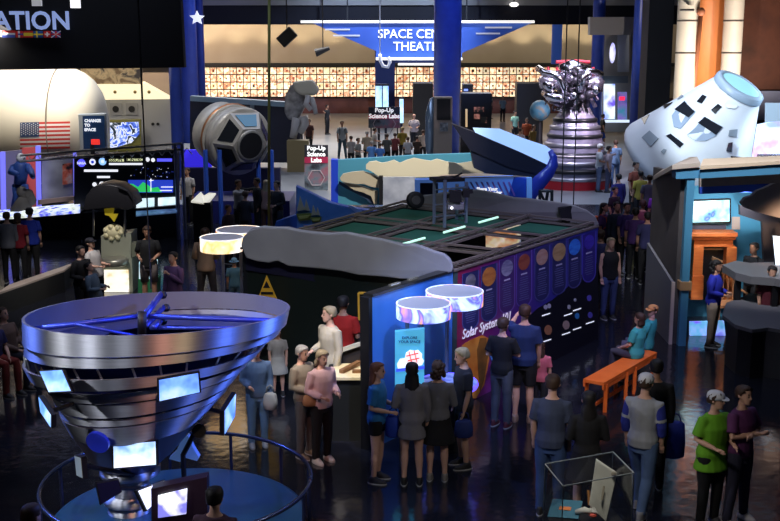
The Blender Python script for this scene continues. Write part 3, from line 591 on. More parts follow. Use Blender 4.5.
panel([W(379, 176, .7), W(383, 176, .7), W(383, 205, .7), W(379, 205, .7)], (0, .5, 0), BLACK, 'frame_post', cw_)
wp = thing('metal_panel', 'pale brushed metal panel shining beneath the cream cloud wall', 'panel', W(400, 206, .9))
panel([W(383, 177, .8), W(416, 177, .8), W(416, 207, .8), W(383, 207, .8)], (0, .1, 0), noisemat(((.3, .32, .4), (.62, .64, .7)), 1.6, .35, .3), 'sheet', wp)
panel([W(382, 207, .85), W(417, 207, .85), W(417, 210, .85), W(382, 210, .85)], (0, .2, 0), BLACK, 'foot', wp)
# blue ramp with painted ship
rp = thing('painted_ramp', 'long blue ramp wall with a painted sailing ship in the middle', 'ramp', G(340, 250))
Y = 30
panel([D(x, y, Y) for x, y in ((296, 186), (331, 203), (352, 208), (396, 214), (412, 210), (412, 242), (270, 242), (276, 222), (296, 215))], (0, .3, 0), mat((.03, .09, .36), .4), 'ramp_wall', rp)
panel([D(x, y, Y-.03) for x, y in ((297, 187), (331, 203.5), (366, 213), (330, 222), (297, 228))], (0, .03, 0), noisemat(((.07, .2, .48), (.16, .34, .66)), 1.2, .35), 'painted_face', rp)
panel([D(x, y, Y-.07) for x, y in ((347, 205), (352, 206), (364, 212), (357, 214))], (0, .03, 0), mat((.3, .42, .7), .3), 'pale_stripe', rp)
shp = MB()
for k_, (xx, yy, sc_) in enumerate(((304, 216, 1), (316, 219, .7))):
    z = lambda x, y: D(xx+x*sc_, yy+y*sc_, Y-.1); shp.mi = 0
    shp.prism([z(-7, -5), z(-4, -20), z(1, -6)], (0, .03, 0)); shp.prism([z(0, -6), z(2, -17), z(6, -5)], (0, .03, 0)); shp.mi = 1
    shp.prism([z(-8, -2), z(8, -3), z(6, 4), z(-5, 5)], (0, .03, 0)); shp.mi = 2; shp.prism([z(-6, 0), z(6, -1), z(4, 2), z(-4, 3)], (0, -.03, 0))
shp.build('painted_ship', [mat((.5, .42, .25), .6), mat((.18, .2, .04), .6), mat((.45, .4, .1), .6)], rp, world=True)
panel([D(x, y, Y-.08) for x, y in ((303, 225), (315, 227), (322, 229), (308, 228))], (0, .03, 0), mat((.6, .35, .4), .5), 'pink_stripe', rp)
# blue counter with faded stripes
bc = thing('blue_counter', 'bright blue angular counter with slanted stripes and small white words', 'counter', G(480, 232))
Y = 31.5; B = lambda x, y, d=0: D(x, y, Y-d)
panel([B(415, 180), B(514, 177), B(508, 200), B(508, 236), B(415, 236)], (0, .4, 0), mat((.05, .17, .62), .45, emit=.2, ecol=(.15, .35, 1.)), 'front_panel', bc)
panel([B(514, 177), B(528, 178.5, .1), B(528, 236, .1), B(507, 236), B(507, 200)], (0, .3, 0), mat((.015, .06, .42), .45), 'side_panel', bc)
panel([B(527, 178, .2), B(532, 178, .2), B(532, 236, .2), B(527, 236, .2)], (0, .2, 0), mat((.15, .35, .75), .45, emit=.2), 'corner_strip', bc)
panel([B(440, 179, .05), B(514, 177, .05), B(529, 177.6, -.3), B(478, 174, -2.6), B(440, 176, -2.6)], (0, 0, .03), mat((.36, .25, .17), .6), 'tan_top', bc)
o = MB()
for i in range(9): x = 464+i*5.5; o.prism([B(x, 182, .04), B(x+1.8, 182, .04), B(x+7.5, 191+i*.6, .04), B(x+5.7, 191+i*.6, .04)], (0, .02, 0))
o.build('slanted_stripes', mat((.22, .12, .5), .5), bc, world=True)
panel([B(420, 183, .05), B(438, 183, .05), B(438, 200, .05), B(420, 200, .05)], (0, .03, 0), mat((.03, .04, .09), .5), 'dark_patch', bc)
text('lettering', 'Share Your', .13, B(487, 190.5, .1), FACE, light((.95, .97, 1), 1.), bc, bold=.006)
text('lettering', 'Wonder', .13, B(494, 194, .1), FACE, light((.95, .97, 1), 1.), bc, bold=.006)
# curved lit hull
ch = thing('curved_ramp', 'long curved black and blue scoop with a glowing pale blue inner face', 'ramp', G(535, 215))
Y = 35; Q = lambda x, y, d=0: D(x, y, Y-d)
panel([Q(x, y) for x, y in ((473, 128), (500, 129), (522, 138), (546, 146), (553, 151), (554, 158), (550, 167), (520, 153), (494, 142), (476, 134))], (0, .12, 0), mat((.4, .6, .85), .5, emit=.5, ecol=(.5, .72, 1.)), 'glowing_face', ch)
panel([Q(x, y, .1) for x, y in ((452, 124), (476, 133), (494, 141), (520, 152), (550, 166), (545, 176), (510, 168), (492, 160), (470, 150))], (0, .6, 0), mat((.008, .009, .02), .4), 'dark_underside', ch)
panel([Q(x, y, .05) for x, y in ((470, 148), (510, 160), (548, 167), (534, 182), (530, 192), (512, 180), (492, 176), (474, 168))], (0, .4, 0), mat((.012, .014, .03), .5), 'dark_shade_panel', ch)  # near-black sheet painted as the deep shade under the scoop
o = MB(); o.smooth = True
rim = [(552, 149), (557, 156), (558, 166), (553, 177), (545, 187), (536, 198), (531, 206)]; inn = [(548, 152), (550, 158), (546, 167), (535, 176), (530, 181), (528, 190), (526, 204)]
o.rings([[Q(a[0], a[1], .3), Q(b_[0], b_[1], .3), Q(b_[0], b_[1], -.5), Q(a[0], a[1], -.5)] for a, b_ in zip(rim, inn)]); o.build('blue_side', mat((.02, .035, .3), .35), ch, world=True)
o = MB(); 
for x in (536, 548): o.tube([Q(x, 190, .1), Vector((Q(x-4, 210, .1).x, Y-.1, 0))], .05, 6)
o.build('stand', BLACK, ch, world=True)

# ================================================================ ROCKET ENGINE
re_ = thing('rocket_engine', 'tall rocket engine, ribbed nozzle below a tangle of chrome pipes', 'engine', G(573, 186))
Y = re_.location.y; X0 = re_.location.x; zz = lambda y: D(573, y, Y).z
def rw(w): return w*Y/F
o = MB(); o.smooth = True; prof = [(rw(36), zz(180)), (rw(34), zz(170)), (rw(30), zz(150)), (rw(25), zz(130)), (rw(19), zz(116)), (rw(12), zz(108)), (rw(10), zz(100))]
o.lathe(prof, 36, (X0, Y, 0)); o.build('nozzle', noisemat(((.16, .15, .22), (.3, .28, .38)), 2, .4, .4), re_, world=True)
for i, (y, w_) in enumerate(((176, 36), (168.5, 34.6), (161, 32.5), (152.5, 30.5), (143.5, 28.3), (135, 26), (127, 23.6), (119.5, 20.5))):
    o = MB(); o.smooth = True; z = zz(y); r = rw(w_+.6); o.lathe([(r-.06, z-.09), (r+.04, z-.05), (r+.04, z+.05), (r-.06, z+.09)], 36, (X0, Y, 0)); o.build('stiffener_ring', mat((.03, .03, .035), .3, .5) if i % 2 else mat((.45, .43, .5), .3, .9), re_, world=True)
for i in range(10):
    a = math.pi*(1.05+i*.1); o = MB(); o.tube([(X0+(rw(23))*math.cos(a), Y+rw(23)*math.sin(a), zz(127)), (X0+rw(12)*math.cos(a), Y+rw(12)*math.sin(a), zz(106))], .04, 6); o.build('strut', mat((.5, .5, .55), .3, .9), re_, world=True)
chm = mat((.75, .72, .8), .16, 1.0); dkm = mat((.06, .055, .07), .35, .6)
def T(name, pts, r, m, d=0): 
    o = MB(); o.smooth = True; o.tube([D(x, y, Y-dd) for x, y, dd in pts], r, 10); o.build(name, m, re_, world=True)
T('feed_pipe', [(538, 68, .4), (545, 73, .8), (554, 74, 1.0), (560, 80, 1.0), (564, 90, .9), (566, 102, .7)], .13, chm)
T('feed_pipe', [(601, 74, .2), (596, 72, .6), (588, 71, .8), (583, 78, 1), (580, 92, .9)], .12, chm)
T('exhaust_duct', [(545, 93, .6), (550, 97, 1.0), (558, 98, 1.1), (566, 99, .9)], .17, chm)
T('exhaust_duct', [(543, 79, .5), (548, 85, .9), (553, 89, 1.0)], .2, chm)
T('turbopump', [(551, 88, .6), (551, 80, .6), (552, 75, .6)], [.42, .5, .3], mat((.6, .55, .66), .22, .9))
T('turbopump', [(592, 92, .4), (592, 82, .4), (591, 76, .4)], [.4, .48, .3], mat((.4, .38, .48), .25, .9))
T('manifold', [(560, 72, .3), (572, 70, .3), (586, 72, .3)], [.3, .42, .3], chm)
T('gimbal_block', [(573, 66, 0), (573, 62, 0)], [.7, .3], dkm)
T('injector_body', [(573, 108, 0), (573, 95, 0), (573, 80, 0), (573, 70, 0)], [.5, .55, .75, .6], dkm)
random.seed(11)
for i in range(46):
    a = random.uniform(0, 6.28); x = 571+random.uniform(-25, 24); y = random.uniform(70, 104); pts = [(x, y, random.uniform(.2, .9))]
    for k in range(3): x += random.uniform(-6, 6); y += random.uniform(-4, 8); pts.append((min(max(x, 543), 598), min(y, 110), random.uniform(.2, 1.)))
    T('small_pipe', pts, random.choice((.03, .04, .06, .08)), random.choice((chm, chm, dkm, mat((.35, .3, .4), .3, .8))))
for i in range(12): 
    o = MB(); o.smooth = True; o.ball(D(random.uniform(546, 597), random.uniform(72, 100), Y-.9), random.uniform(.1, .2), 10); o.build('valve_body', random.choice((chm, dkm)), re_, world=True)
o = MB(); 
for x in (548, 557, 578, 593): o.tube([D(x, 67, Y-.2), D(x+1, 78, Y-.2)], .05, 6)
o.tube([D(556, 62, Y-.1), D(575, 61, Y), D(590, 62, Y-.1)], .07, 6); o.build('red_bracket', mat((.4, .03, .05), .5), re_, world=True)
o = MB(); o.lathe([(rw(37), 0), (rw(37), .35), (rw(34), .4)], 32, (X0, Y, 0)); o.build('red_base', mat((.4, .01, .02), .5), re_, world=True)
o = MB(); o.smooth = True; n = 40; z = zz(152.5)
o.tube([(X0+rw(41)*math.cos(R(200+140*i/n)), Y+rw(41)*math.sin(R(200+140*i/n)), z) for i in range(n+1)], .045, 6); o.build('guard_hoop', mat((.6, .5, .55), .3, .8), re_, world=True)
# barrier left over near base
sd = thing('rocket_engine_stand', 'black scaffold stand at the foot of the curved scoop and engine', 'stand', G(548, 205))
o = MB(); 
for x in (540, 552): o.tube([D(x, 190, 34.2), (D(x, 205, 34.2).x, 34.2, 0)], .05, 6)
o.tube([D(540, 191, 34.2), D(552, 191, 34.2)], .05, 6); o.tube([D(540, 191, 34.2), (D(552, 205, 34.2).x, 34.2, .1)], .04, 6); o.build('scaffold', BLACK, sd, world=True)

# ================================================================ RIGHT BACK: doorway, pillar, mural, capsule
dw = thing('lit_doorway', 'grey framed doorway with glowing blue posters inside, right of the engine', 'doorway', G(620, 140))
Y = 58; W = lambda x, y, d=0: D(x, y, Y-d)
panel([W(590, -10, .1), W(650, -10, .1), W(650, -6, .1), W(590, -6, .1)], (0, .3, 0), DARK, 'upper_beam', dw)
panel([W(590, 17), W(650, 17), W(650, 35), W(590, 35)], (0, .6, 0), mat((.2, .2, .22), .7), 'lintel', dw)
panel([W(642, 0, .2), W(651, 0, .2), W(648, 130, .2), W(640, 130, .2)], (0, .6, 0), mat((.16, .16, .18), .7), 'jamb', dw)
panel([W(598, 35, -3), W(646, 35, -3), W(646, 132, -3), W(598, 132, -3)], (0, .2, 0), noisemat(((.22, .22, .2), (.35, .34, .32)), .5, .6), 'inner_wall', dw)
panel([W(618, 35, -2.6), W(629, 35, -2.6), W(629, 72, -2.6), W(618, 72, -2.6)], (0, .1, 0), mat((.35, .4, .48), .6), 'pale_panel', dw)
panel([W(600, 76, -2.5), W(628, 76, -2.5), W(628, 83, -2.5), W(600, 83, -2.5)], (0, .1, 0), mat((.12, .16, .2), .6), 'balcony', dw)
panel([W(604, 84, -2.2), W(615, 84, -2.2), W(615, 119, -2.2), W(604, 119, -2.2)], (0, .1, 0), screenmat(((.05, .1, 1.), (.6, .75, 1), (.9, 1, 1), (.15, .1, .7)), .9, 1.2, lo=.35, hi=.65), 'lit_poster', dw)
panel([W(618, 92, -2.2), W(627, 92, -2.2), W(627, 120, -2.2), W(618, 120, -2.2)], (0, .1, 0), screenmat(((.02, .1, .35), (.2, .15, .5), (.05, .25, .4)), 1.2, .7), 'lit_poster', dw)
o = MB(); o.box(W(622, 98.5, -2.05), (.3, .05, .2)); o.build('red_exit_light', light((1, .03, .1), 1.2), dw, world=True)
o = MB(); o.smooth = True; o.ball(W(612.5, 53, -2), .32, 16, (.5, .15, 1.7)); o.build('oval_lamp', screenmat(((.2, .2, 1), (1, 1, 1)), 2, 1.1), dw, world=True)
panel([W(600, 120, -1.8), W(630, 120, -1.8), W(630, 122.5, -1.8), W(600, 122.5, -1.8)], (0, .1, 0), light((.7, .85, 1), 1.), 'light_strip', dw)
pl_ = thing('black_pillar', 'massive black pillar between the doorway and the shuttle mural', 'column', G(664, 175))
Yp = 44; a = D(651, 0, Yp); b_ = D(681, 0, Yp)
MB().box(((a.x+b_.x)/2-.15, Yp+.6, 10), (b_.x-a.x-.2, 1.2, 19.98)).build('shaft', mat((.006, .006, .007), .6), pl_, world=True)
# shuttle mural, huge lit image/model: solid boosters and tank
sh = thing('shuttle_stack', 'towering orange tank between two white boosters seen behind the capsule', 'spacecraft', (D(706, 100, 50).x, 50, 0))
def vcyl(name, px, wpx, Y, m, off=0):
    p = D(px, 60, Y); r = wpx/2*Y/F; o = MB(); o.smooth = True; o.lathe([(r, .3), (r, 19.8)], 32, (p.x, Y, 0)); return o.build(name, m, sh, world=True)
vcyl('booster', 686, 21, 50, noisemat(((.5, .47, .42), (.6, .57, .5)), .8, .5)); vcyl('tank', 705, 40, 51.6, noisemat(((.5, .15, .04), (.62, .22, .07)), 1.2, .5, stretch=(1, 1, .3))); vcyl('booster', 731, 19, 50, noisemat(((.42, .38, .34), (.52, .48, .42)), .8, .5))
for px in (686, 731):
    for z in (4.9, 6.3, 7.6, 9.2, 10.8, 12.4, 14, 15.6):
        o = MB(); o.smooth = True; p = D(px, 60, 50); r = (21 if px == 686 else 19)/2*50/F+.015; o.lathe([(r, z), (r, z+.07)], 32, (p.x, 50, 0)); o.build('band', mat((.15, .13, .12), .6), sh, world=True)
o = MB(); o.smooth = True; p = D(701, 12, 49.5); o.tube([p, (p.x-.1, 50.0, 1)], .1, 8); o.ball(p, .2, 10); o.build('fuel_line', mat((.4, .15, .08), .5), sh, world=True)
MB().tube([D(680, 10, 49.3), D(694, 10, 49.3)], .06, 6).build('strut', BLACK, sh, world=True)
mu = thing('rust_wall', 'rusty red-brown mottled wall at the top right corner', 'wall', (D(765, 60, 52).x, 52, 0))
panel([D(736, -400, 52), D(840, -400, 52), D(840, 91, 52), D(736, 91, 52)], (0, .3, 0), noisemat(((.03, .01, .006), (.085, .024, .012), (.045, .012, .008)), .55, .7, detail=6), 'mottled_panel', mu)
panel([D(736, 91, 51.8), D(840, 91, 51.8), D(840, 120, 51.8), D(736, 120, 51.8)], (0, .3, 0), mat((.2, .22, .35), .6), 'lower_band', mu)
panel([D(736, 180, 51.8), D(840, 180, 51.8), D(840, 120, 51.8), D(736, 120, 51.8)], (0, .3, 0), DARK, 'base', mu)

# space capsule
cap = thing('space_capsule', 'white conical space capsule tilted on its side with dark windows', 'spacecraft', (D(695, 200, 36.5).x, 36.5, 0))
Yc = 36.5; base = D(699, 162, Yc); top = D(739, 88, Yc)
ax = Vector(((top-base).x, -(top-base).length*.45, (top-base).z)).normalized(); Lc = 3.2
rt = Vector((0, 1, 0)).cross(ax).normalized(); rt = ax.cross(Vector((0, -1, 0))).normalized(); fw = rt.cross(ax).normalized()
if fw.y > 0: fw = -fw                                   # fw = side facing the camera
if rt.x < 0: rt = -rt
apex = top; bs_ = apex-ax*Lc
def CP(t, ang, r=None, off=0.0):                        # t 0 base .. 1 apex, ang from camera side, + to the right
    rr = (2.34+(.8-2.34)*t if r is None else r)+off; return bs_+ax*(Lc*t)+(fw*math.cos(ang)+rt*math.sin(ang))*rr
o = MB(); o.smooth = True
o.rings([[CP(t, 2*math.pi*j/56, r) for j in range(56)] for t, r in ((-.2, .7), (-.18, 1.4), (-.13, 2.0), (-.07, 2.26), (-.02, 2.35), (.02, 2.32), (.3, 1.88), (.6, 1.416), (.9, .954), (1, .8), (1.02, .76))])
shell = o.build('shell', noisemat(((.55, .6, .66), (.64, .69, .74)), 1, .5), cap, world=True)
o = MB(); o.smooth = True; o.rings([[CP(t, 2*math.pi*j/40, r) for j in range(40)] for t, r in ((.97, .88), (1.03, .86), (1.05, .7), (1.0, .62))], cap=False); o.build('docking_ring', mat((.25, .33, .42), .4), cap, world=True)
o = MB(); o.rings([[CP(t, 2*math.pi*j/40, .66) for j in range(40)] for t in (1.02, 1.035)]); o.build('hatch_window', mat((.25, .5, .55), .3, emit=.35, ecol=(.4, .8, .85)), cap, world=True)
def patch(name, cells, m, off=.015, thick=.02):
    o = MB(); n = len(cells); a = [CP(t, g, None, off) for t, g in cells]; b2 = [CP(t, g, None, off-thick) for t, g in cells]
    o.faces(a+b2, [tuple(range(n))]+[(i, (i+1) % n, n+(i+1) % n, n+i) for i in range(n)]); return o.build(name, m, cap, world=True)
def hitcone(px, py, off=0.0):                            # first point of the cone surface along a sight line
    r = Vector(ray(px, py)).normalized(); o_ = Vector((0, 0, H)); k = 33.0
    while k < 41:
        p = o_+r*k; q = p-bs_; t = q.dot(ax)/Lc; rad = (q-ax*q.dot(ax)).length
        if -.05 <= t <= 1.0 and rad <= 2.34+(.8-2.34)*max(t, 0):
            n_ = (q-ax*q.dot(ax)).normalized()*.88+ax*.47; return p+n_*off
        k += .01
    return None
wn = mat((.012, .014, .02), .12); wi = mat((.25, .32, .42), .2); gp = mat((.22, .27, .32), .6)
def pp(name, pts, m, off=.02):
    q = [hitcone(*p, off) for p in pts]; q = [p for p in q if p is not None]; n = len(q)
    if n < 3: return
    c = sum(q, Vector())/n; o = MB(); o.faces(q+[c], [(i, (i+1) % n, n) for i in range(n)]); ob = o.build(name, m, cap, world=True); sd_ = ob.modifiers.new('thickness', 'SOLIDIFY'); sd_.thickness = .02; return ob
pp('window_frame', ((672, 116), (678, 108), (685, 101), (696, 112), (689, 120), (681, 129), (674, 127)), wi, .012)
pp('window_pane', ((675, 110), (685, 102), (695, 112), (689, 118)), wn, .03)
pp('window_frame', ((687, 135), (695, 128), (704, 117), (723, 127), (716, 136), (706, 141), (695, 141)), wi, .012)
pp('window_pane', ((698, 123), (705, 117), (722, 127), (716, 135)), wn, .03)
for p in (((697, 102), (703, 95), (707, 97), (702, 104)), ((711, 110), (718, 104), (722, 107), (715, 114)), ((663, 106), (671, 100), (673, 103), (665, 109)), ((642, 119), (648, 113), (650, 115), (645, 125)), ((666, 136), (671, 134), (684, 144), (680, 148)), ((728, 143), (732, 142), (731, 152), (726, 151))): pp('black_port', p, wn)
for p in (((642, 138), (650, 131), (659, 139), (651, 147)), ((729, 130), (737, 129), (736, 137), (728, 136)), ((676, 98), (682, 95), (684, 97), (678, 100)), ((661, 152), (664, 149), (667, 150), (664, 155))): pp('grey_port', p, gp)
pp('hatch_outline', ((724, 104), (728, 100), (735, 101), (738, 106), (734, 109), (727, 108)), mat((.6, .65, .7), .5), .03)
cr_ = MB(); cr_.box((bs_.x, Yc+.2, .5), (2.2, 1.8, 1.0)); cr_.beam((bs_.x-.8, Yc+.2, .9), CP(-.05, R(-60), 2.2)-Vector((0, -.2, .05)), .12); cr_.beam((bs_.x+.8, Yc+.2, .9), CP(0.05, R(60), 2.1), .12); cr_.build('cradle', mat((.1, .08, .1), .6), cap, world=True)
# bright display right of capsule
bd = thing('exhibit_screen', 'glowing white and pink exhibit screen at the right edge behind the house', 'screen', G(765, 215))
panel([D(759, 125, 35), D(780, 120, 35), D(795, 165, 35), D(752, 168, 35)], (0, .2, 0), screenmat(((.9, .95, 1), (.5, .7, 1), (.8, .1, .25)), 1.0, 1.0, lo=.3, hi=.7), 'screen', bd)
panel([D(766, 103, 34.8), D(800, 103, 34.8), D(800, 120, 34.8), D(766, 122, 34.8)], (0, .1, 0), mat((.3, .4, .5), .3, emit=.3), 'glass_panel', bd)
MB().box((D(775, 150, 35.1).x, 35.1, 1), (1.2, .2, 2)).build('support', DARK, bd, world=True)

# ================================================================ HOUSE EXHIBIT (right)
hs = thing('house_exhibit', 'open fronted blue house set with cream roof edge and teal trim', 'building', G(688, 345))
g0 = G(681, 345); Yf = g0.y; ztop = D(688, 176, Yf).z
MB().box((g0.x, Yf, ztop/2), (.14, .14, ztop)).build('corner_post', mat((.07, .26, .42), .5), hs, world=True)
MB().box((g0.x, Yf, D(688, 285, Yf).z), (.22, .22, .16)).build('tan_collar', mat((.42, .25, .12), .5), hs, world=True)
wY = Yf+2.15
E1 = lambda x, y, Y: D(x, y, Y)
sx = g0.x-.14
panel([Vector((sx, Yf+.1, 0)), Vector((sx, wY+.1, 0)), Vector((sx, wY+.1, D(690, 176, Yf).z-.1)), Vector((sx, Yf+.1, ztop))], (.1, 0, 0), noisemat(((.05, .045, .045), (.09, .08, .08)), 1, .7), 'side_wall', hs)
panel([Vector((sx-.03, Yf+.1, 0)), Vector((sx-.03, wY, 0)), Vector((sx-.03, wY, 1.55)), Vector((sx-.03, Yf+.1, 1.2))], (-.05, 0, 0), mat((.16, .16, .18), .5), 'grey_panel', hs)
MB().box((sx-.05, Yf+.06, .6), (.06, .05, 1.2)).build('pale_edge', mat((.55, .45, .38), .5), hs, world=True)
bw = mat((.06, .26, .4), .6)
panel([Vector((g0.x-.02, wY, 0)), Vector((9.6, wY, 0)), Vector((9.6, wY, D(700, 183, wY).z)), Vector((g0.x-.02, wY, D(700, 187, wY).z))], (0, .15, 0), bw, 'back_wall', hs)
# roof trim: front fascia runs right from the post, left one goes back
zc = ztop
panel([E1(676, 170, Yf-.1), E1(703, 169, Yf-.1), E1(703, 178, Yf-.1), E1(676, 179, Yf-.1)], (0, .3, 0), mat((.07, .25, .42), .55), 'teal_cap', hs)
panel([E1(700, 170, Yf-.2), E1(800, 163.5, Yf-.2), E1(800, 173, Yf-.2), E1(700, 178.5, Yf-.2)], (0, .12, 0), mat((.07, .25, .42), .55), 'teal_fascia', hs)
panel([E1(700, 178.5, Yf+.4), E1(800, 173, Yf+.4), E1(800, 182, Yf+.4), E1(700, 187, Yf+.4)], (0, .1, 0), mat((.4, .33, .3), .6), 'inner_beam', hs)
panel([E1(700, 187, Yf+.9), E1(800, 181, Yf+.9), E1(800, 184, Yf+.9), E1(764, 192, Yf+.9), E1(700, 194, Yf+.9)], (0, .1, 0), mat((.015, .06, .4), .6), 'navy_band', hs)
panel([E1(672, 169.5, Yf-.15), E1(700, 167, Yf-.15), E1(697, 161, Yf+.9), E1(690, 161, Yf+1.2), E1(657, 176, wY+.1), E1(653, 180, wY+.1)], (0, 0, .08), mat((.45, .39, .33), .7), 'roof_left', hs)
panel([E1(700, 169.5, Yf-.25), E1(800, 163, Yf-.25), E1(800, 158, Yf+.6), E1(703, 162, Yf+.6)], (0, 0, .06), mat((.62, .5, .36), .7), 'roof_front', hs)
panel([E1(734, 157, Yf+1.2), E1(775, 161, Yf+1.2), E1(775, 166, Yf+1.2), E1(734, 164, Yf+1.2)], (0, .2, 0), mat((.02, .02, .03), .6), 'dark_ridge', hs)
cloud = noisemat(((.26, .24, .25), (.34, .32, .33)), .8, .8)
hcl = thing('cloud_cutout', 'large grey-beige cloud shape hanging inside the house set at right', 'cutout', D(765, 200, Yf+.6))
panel([E1(x, y, Yf+.6) for x, y in ((741, 203), (745, 198), (752, 196), (757, 191), (765, 188), (773, 184), (800, 178), (800, 222), (780, 218), (760, 213), (745, 208))], (0, .12, 0), cloud, 'cloud_shape', hcl)
panel([E1(x, y, Yf+1.2) for x, y in ((740, 205), (760, 212), (800, 222), (800, 262), (764, 262), (762, 222), (740, 215))], (0, .1, 0), mat((.02, .018, .025), .6), 'dark_backing', hcl)
tv = thing('television', 'flat television mounted on the blue wall above the orange fireplace', 'television', E1(711, 212, wY-.05))
panel([E1(691, 200, wY-.12), E1(731, 198.5, wY-.12), E1(731, 223, wY-.12), E1(691, 224, wY-.12)], (0, .08, 0), BLACK, 'bezel', tv)
panel([E1(692.5, 201.5, wY-.14), E1(729.5, 200, wY-.14), E1(729.5, 221.5, wY-.14), E1(692.5, 222.5, wY-.14)], (0, .02, 0), screenmat(((.95, .98, 1), (.75, .92, .95), (.35, .75, .7), (.05, .1, .5), (.9, .98, 1)), 2.2, 1.05, lo=.3, hi=.75), 'tv_picture', tv)
panel([E1(692, 225, wY-.06), E1(726, 225, wY-.06), E1(726, 229, wY-.06), E1(692, 230, wY-.06)], (0, .06, 0), mat((.03, .04, .07), .6), 'soundbar', tv)
nt = MB(); nt.prism([E1(732, 217, wY-.03), E1(740, 217, wY-.03), E1(740, 229.5, wY-.03), E1(732, 229.5, wY-.03)], (0, .02, 0)); tag(nt.build('wall_notice', mat((.45, .36, .3), .7)), 'small cream notice on the blue wall right of the television', 'notice')
fp = thing('fireplace', 'orange wooden fireplace mantel against the blue wall', 'fireplace', (E1(712, 250, wY-.3).x, wY-.3, 0))
om = noisemat(((.5, .12, .03), (.62, .2, .05)), 3, .5, stretch=(1, 1, 5)); fx = fp.location.x; Yw = wY-.03
px2 = lambda w_: w_*Yw/F
def FB(name, x0, y0, x1, y1, dep, m, bevel=0.01):
    a = E1(x0, y0, Yw-dep); b_ = E1(x1, y1, Yw-dep); z1_ = max(b_.z, 0)
    MB().box(((a.x+b_.x)/2, Yw-dep/2, (a.z+z1_)/2), (b_.x-a.x, dep, a.z-z1_)).build(name, m, fp, world=True, bevel=bevel)
FB('mantel_shelf', 690, 233, 738, 237, .42, om); FB('crown_moulding', 692, 237, 736, 240, .34, om); FB('frieze', 694, 240, 733, 247, .25, om); FB('pilaster', 694, 247, 701, 300, .26, om); FB('pilaster', 727, 247, 734, 300, .26, om)
FB('hearth_recess', 701, 249, 727, 300, .05, BLACK); FB('tan_lining', 700, 248, 728, 250, .12, mat((.35, .2, .1), .6)); FB('plinth_block', 692, 276, 703, 300, .3, om)
MB().beam(E1(712, 258, Yw-.9), E1(722, 262, Yw-.9), .06).build('log', mat((.4, .25, .14), .7), fp, world=True)
# ================================================================ CENTRE ENCLOSURE
A0 = Vector((-.25, 14.62, 0)); B0 = Vector((3.88, 20.23, 0)); A1 = Vector((.95, 16.25, 0)); C0 = Vector((-2.46, 18.0, 0)); D0 = Vector((.3, 22.9, 0)); HT = 2.2
wd = (B0-A0).normalized(); wn_ = Vector((wd.y, -wd.x, 0)); wang = math.atan2(wd.y, wd.x)
def WP(px, py, off=0.0):
    r = Vector(ray(px, py)); t = (A0+wn_*off).dot(wn_)/r.dot(wn_); return Vector((r.x*t, r.y*t, H+r.z*t))
def rampmat(stops, axis=0, lo=0, hi=1, rough=.45, noise=0.0, emit=0.0):
    m = bpy.data.materials.new('printed_gradient'); m.use_nodes = True; N = m.node_tree.nodes; L = m.node_tree.links; b = N['Principled BSDF']
    tc = N.new('ShaderNodeTexCoord'); sx = N.new('ShaderNodeSeparateXYZ'); mr = N.new('ShaderNodeMapRange'); mr.inputs[1].default_value = lo; mr.inputs[2].default_value = hi
    cr = N.new('ShaderNodeValToRGB'); L.new(tc.outputs['Object'], sx.inputs[0]); L.new(sx.outputs[axis], mr.inputs[0]); L.new(mr.outputs[0], cr.inputs[0])
    while len(cr.color_ramp.elements) < len(stops): cr.color_ramp.elements.new(.5)
    for e, (p, c) in zip(cr.color_ramp.elements, stops): e.position = p; e.color = (*c, 1)
    L.new(cr.outputs[0], b.inputs['Base Color']); b.inputs['Roughness'].default_value = rough
    if emit: L.new(cr.outputs[0], b.inputs['Emission Color']); b.inputs['Emission Strength'].default_value = emit
    return m
enc = thing('exhibit_enclosure', 'open topped exhibit room of dark panels with roof trusses in the centre', 'enclosure', A1)
def wallseg(name, a, b_, h, th, m, z0=0, inward=None):
    d = (b_-a).normalized(); n = Vector((-d.y, d.x, 0))*th
    MB().prism([a+Vector((0, 0, z0)), b_+Vector((0, 0, z0)), b_+Vector((0, 0, h)), a+Vector((0, 0, h))], n).build(name, m, enc, world=True)
wallseg('dark_wall', C0, A1+Vector((-.2, .1, 0)), HT, .08, noisemat(((.01, .016, .014), (.016, .024, .02)), .6, .45))
wallseg('dark_wall', D0, C0, HT, .08, mat((.012, .014, .016), .6)); wallseg('dark_wall', B0, D0, HT, .08, mat((.012, .014, .016), .6))
# roof trusses
P_ = lambda t: C0+(D0-C0)*t; Q_ = lambda t: A1+(B0-A1)*t
trm = mat((.2, .17, .14), .5, .2)
def truss(a, b_, name='roof_truss'):
    o = MB(); up = Vector((0, 0, .12)); z = Vector((0, 0, HT+.02)); sd_ = (b_-a).normalized().cross(Vector((0, 0, 1)))*.07
    for s_ in (-1, 1): o.beam(a+z+sd_*s_, b_+z+sd_*s_, .035)
    o.beam(a+z+up*.7, b_+z+up*.7, .035); n = int((b_-a).length/.3)
    for i in range(n):
        q0 = a+(b_-a)*(i/n); q1 = a+(b_-a)*((i+.5)/n); q2 = a+(b_-a)*((i+1)/n)
        o.beam(q0+z+sd_, q1+z-sd_, .012); o.beam(q1+z-sd_, q2+z+sd_, .012)
    o.build(name, trm, enc, world=True)
for t in (0.03, .3, .62, .97): truss(P_(t), Q_(t))
for f in (0.01, .35, .68, .985): truss(P_(0)+(Q_(0)-P_(0))*f, P_(1)+(Q_(1)-P_(1))*f)
grn = noisemat(((.012, .09, .05), (.02, .13, .075)), .8, .75)
def bay(t0, t1, f0, f1, m, name, z=HT-.02):
    pt = lambda t, f: P_(t)+(Q_(t)-P_(t))*f+Vector((0, 0, z)); panel([pt(t0, f0), pt(t0, f1), pt(t1, f1), pt(t1, f0)], (0, 0, -.02), m, name, enc)
